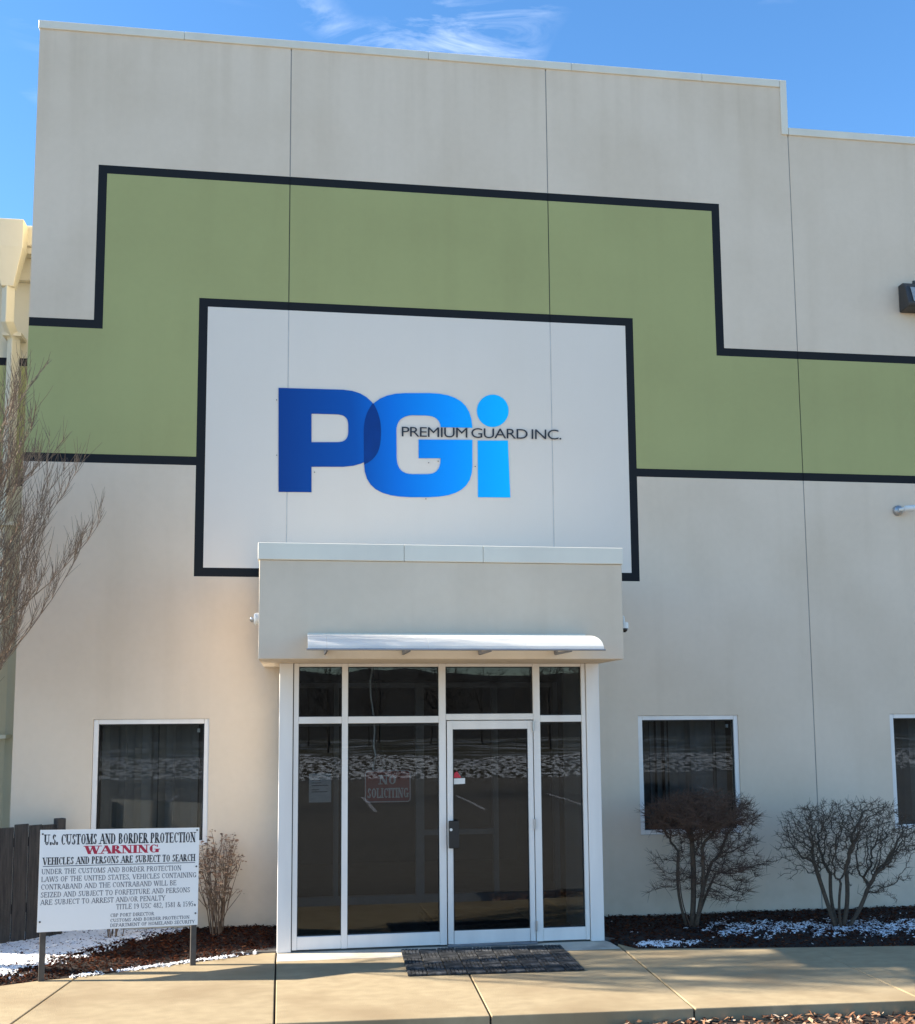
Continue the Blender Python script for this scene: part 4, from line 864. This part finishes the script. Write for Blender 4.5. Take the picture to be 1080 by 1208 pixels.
# thin upright shrub behind the sign with dried seed heads
def cane_shrub(label, c, n, hgt, spread, seed, heads):
    rnd = random.Random(seed); t = thing('dried_shrub', label, 'shrub', c); hd = MB()
    for i in range(n):
        an = rnd.uniform(0, 6.28); r_ = rnd.uniform(.02, .09); lean = rnd.uniform(.2, 1)*spread; h = hgt*rnd.uniform(.72, 1); bx_, by_ = c[0]+r_*math.cos(an), c[1]+r_*math.sin(an)
        pts = [Vector((bx_+lean*math.cos(an)*(k/6)**1.3+rnd.gauss(0, .008), by_+lean*.7*math.sin(an)*(k/6)**1.3+rnd.gauss(0, .008), .03+h*k/6)) for k in range(7)]
        m_ = MB(); m_.tube(pts, [.0062-.0007*k for k in range(7)], 5)
        for _ in range(4):
            k = rnd.randint(2, 5); e = pts[k]+Vector((rnd.gauss(0, .07), rnd.gauss(0, .06), rnd.uniform(.1, .24))); m_.tube([pts[k], pts[k].lerp(e, .5)+Vector((rnd.gauss(0, .01), 0, 0)), e], [.0035, .003, .002], 4)
            if heads: pts.append(e)
        m_.build('stem', 'stem_tan', t)
        if heads:
            for p in pts[6:]+[pts[5]]:
                for _ in range(5):
                    q = p+Vector((rnd.gauss(0, .02), rnd.gauss(0, .02), rnd.gauss(0, .02))); sz = rnd.uniform(.010, .026); rot = Matrix.Rotation(rnd.uniform(0, 6.28), 3, 'Z') @ Matrix.Rotation(rnd.uniform(0, 3.1), 3, 'X')
                    hd.add([q+rot @ Vector(v) for v in ((-sz, 0, 0), (0, -sz*.5, sz*.3), (sz, 0, 0), (0, sz*.5, sz*.3))], [(0, 1, 2), (0, 2, 3)])
    if heads: tag(hd.build('seed_heads', 'seed_heads', t), kind='stuff')
cane_shrub('dried upright shrub with tan seed heads beside the warning sign', (2.10, -0.27, 0.0), 26, 1.0, .30, 21, True)
cane_shrub('small bare shrub hidden behind the warning board', (1.10, -0.36, 0.0), 10, .62, .18, 22, False)
# young tree at the left, trunk just outside the view
tx_, ty_ = -0.34, -1.30; rnd = random.Random(17)
tr = thing('bare_tree', 'young bare tree with upswept thin twigs beside the building corner', 'tree', (tx_, ty_, 0))
tk = MB(); tk.tube([(tx_+.02*math.sin(z*2), ty_+.02*math.cos(z*1.7), z) for z in (0, .4, 1, 1.7, 2.4, 3.1, 3.8, 4.5)], [.075, .062, .056, .050, .042, .032, .022, .012], 9); tk.build('trunk', 'bark_tree', tr, smooth=True)
def curve_branch(p, d, length, lift, n, wob):
    pts = [Vector(p)]; d = Vector(d).normalized()
    for i in range(n):
        d = (d+Vector((rnd.gauss(0, wob), rnd.gauss(0, wob), rnd.gauss(0, wob)+lift/n))).normalized(); pts.append(pts[-1]+d*length/n)
    return pts
tw = MB(); CAP = 5.35
for k in range(54):
    z = 1.95+2.3*(k/53)**.95+rnd.gauss(0, .06); an = k*2.39996+rnd.gauss(0, .25); el_ = R(rnd.uniform(18, 42)); ln = (2.10-.22*(z-1.4))*rnd.uniform(.68, 1.06); r0 = .014-.0026*(z-1.4)
    limb = curve_branch((tx_, ty_, z), (math.cos(an)*math.cos(el_), math.sin(an)*math.cos(el_)*.8, math.sin(el_)), ln, 1.25, 11, .055)
    lb = MB(); lb.tube(limb, [max(.0028, r0*(1-.085*q)) for q in range(12)], 6); lb.build('limb', 'bark_tree', tr, smooth=True)
    for q in range(2, 12):
        for side in (1, -1):
            if rnd.random() < .12: continue
            base = limb[q]; ax = (limb[min(q+1, 11)]-limb[q-1]).normalized(); sv = ax.cross(Vector((0, 0, 1))).normalized()
            d = ax+sv*side*rnd.uniform(.35, .85)+Vector((0, 0, rnd.uniform(.1, .55)))+Vector((rnd.gauss(0, .12), rnd.gauss(0, .12), 0))
            l1 = rnd.uniform(.28, .72)*(1.12-.05*q)
            sh = curve_branch(base, d, l1, .7, 6, .06); rr = .0042*(1-.03*q)
            if sh[-1].z > CAP+.3: continue
            tw.tube(sh, [rr*(1-.12*e) for e in range(7)], 4, cap=False)
            for e in range(1, 6):
                for s2 in (1, -1):
                    if rnd.random() < .25: continue
                    a2 = (sh[e+1]-sh[e]).normalized(); d2 = a2+a2.cross(Vector((rnd.gauss(0, 1), rnd.gauss(0, 1), rnd.gauss(0, 1)))).normalized()*rnd.uniform(.35, .7)+Vector((0, 0, .25))
                    t2 = curve_branch(sh[e], d2, rnd.uniform(.08, .30), .25, 3, .07); tw.tube(t2, [.0025, .0022, .0018, .0012], 3, cap=False)
tag(tw.build('crown', 'bark_tree', tr), kind='stuff')

# ------------------------------------------------------------------ across the lot (seen only in the glass)
def ridge(x, y):
    t = max(0, 1-((y+34)/3.2)**2); return -0.15+0.9*t*(0.75+0.25*fbm(x*.35, y*.4, 2))+0.10*fbm(x*1.9, y*2.1, 6)*t
m_ = MB(); nx, ny = 160, 16; vs = [(-45+100*i/nx, -37.2+6.4*j/ny, ridge(-45+100*i/nx, -37.2+6.4*j/ny)) for i in range(nx+1) for j in range(ny+1)]
m_.add(vs, [(i*(ny+1)+j, (i+1)*(ny+1)+j, (i+1)*(ny+1)+j+1, i*(ny+1)+j+1) for i in range(nx) for j in range(ny)])
pm('snowy_verge', (0.09, 0.075, 0.05), (0.88, 0.88, 0.88), scale=5.5, rough=0.9, contrast=(0.44, 0.58), detail=12)
tag(m_.build('snow_bank', 'snowy_verge', smooth=True), kind='structure')
rs = np.random.RandomState(31); at = ell(rs, 170, (0, 0, 6.5), (2.6, 2.6, 4.0)); nodes, par, rid = grow(at, [chain((0, 0, 0), (.1, .1, 3), (.1, 0, 0), 8)], step=.4, di=5, dk=.7, seed=3, up=.2)
thick, thin = branches(nodes, par, rid, .025, 2.3, 99); spray(thin, random.Random(2), [nodes[i] for i in range(len(nodes)) if i not in set(par)], 260, (.6, 1.6), .018, lambda r, p: Vector((r.gauss(0, .5)+p[0]*.2, r.gauss(0, .5)+p[1]*.2, r.gauss(.8, .4))))
V_ = np.array([tuple(v) for v in thin.v]); F_ = thin.f; wood = MB(); rnd = random.Random(77)
for k in range(90):
    an = rnd.uniform(0, 6.28); s_ = rnd.uniform(.5, .95); x, y = -60+1.45*k+rnd.gauss(0, .8), -74+rnd.gauss(0, 8); c, s = math.cos(an)*s_, math.sin(an)*s_
    q = np.stack([V_[:, 0]*c-V_[:, 1]*s+x, V_[:, 0]*s+V_[:, 1]*c+y, V_[:, 2]*s_-.3], 1); wood.add(q.tolist(), F_)
tag(wood.build('distant_wood', 'far_bark'), 'strip of bare trees across the car park', 'wood', kind='stuff')

m_ = MB(); nx, ny = 90, 14  # hill added behind the view to darken the sky mirrored in the transoms
def hz(x, y): t = min(1, max(0, (-y-95)/70)); return -0.3+t*t*(3-2*t)*(10+2.5*fbm(x*.02, y*.02, 4)+0.8*fbm(x*.12, y*.1, 2))
vs = [(-260+560*i/nx, -90-90*j/ny, hz(-260+560*i/nx, -90-90*j/ny)) for i in range(nx+1) for j in range(ny+1)]
m_.add(vs, [(i*(ny+1)+j, i*(ny+1)+j+1, (i+1)*(ny+1)+j+1, (i+1)*(ny+1)+j) for i in range(nx) for j in range(ny)])
pm('hill_scrub', (0.07, 0.058, 0.042), (0.04, 0.036, 0.03), scale=0.5, rough=0.95, detail=8)
tag(m_.build('screening_hill', 'hill_scrub', smooth=True), kind='structure')
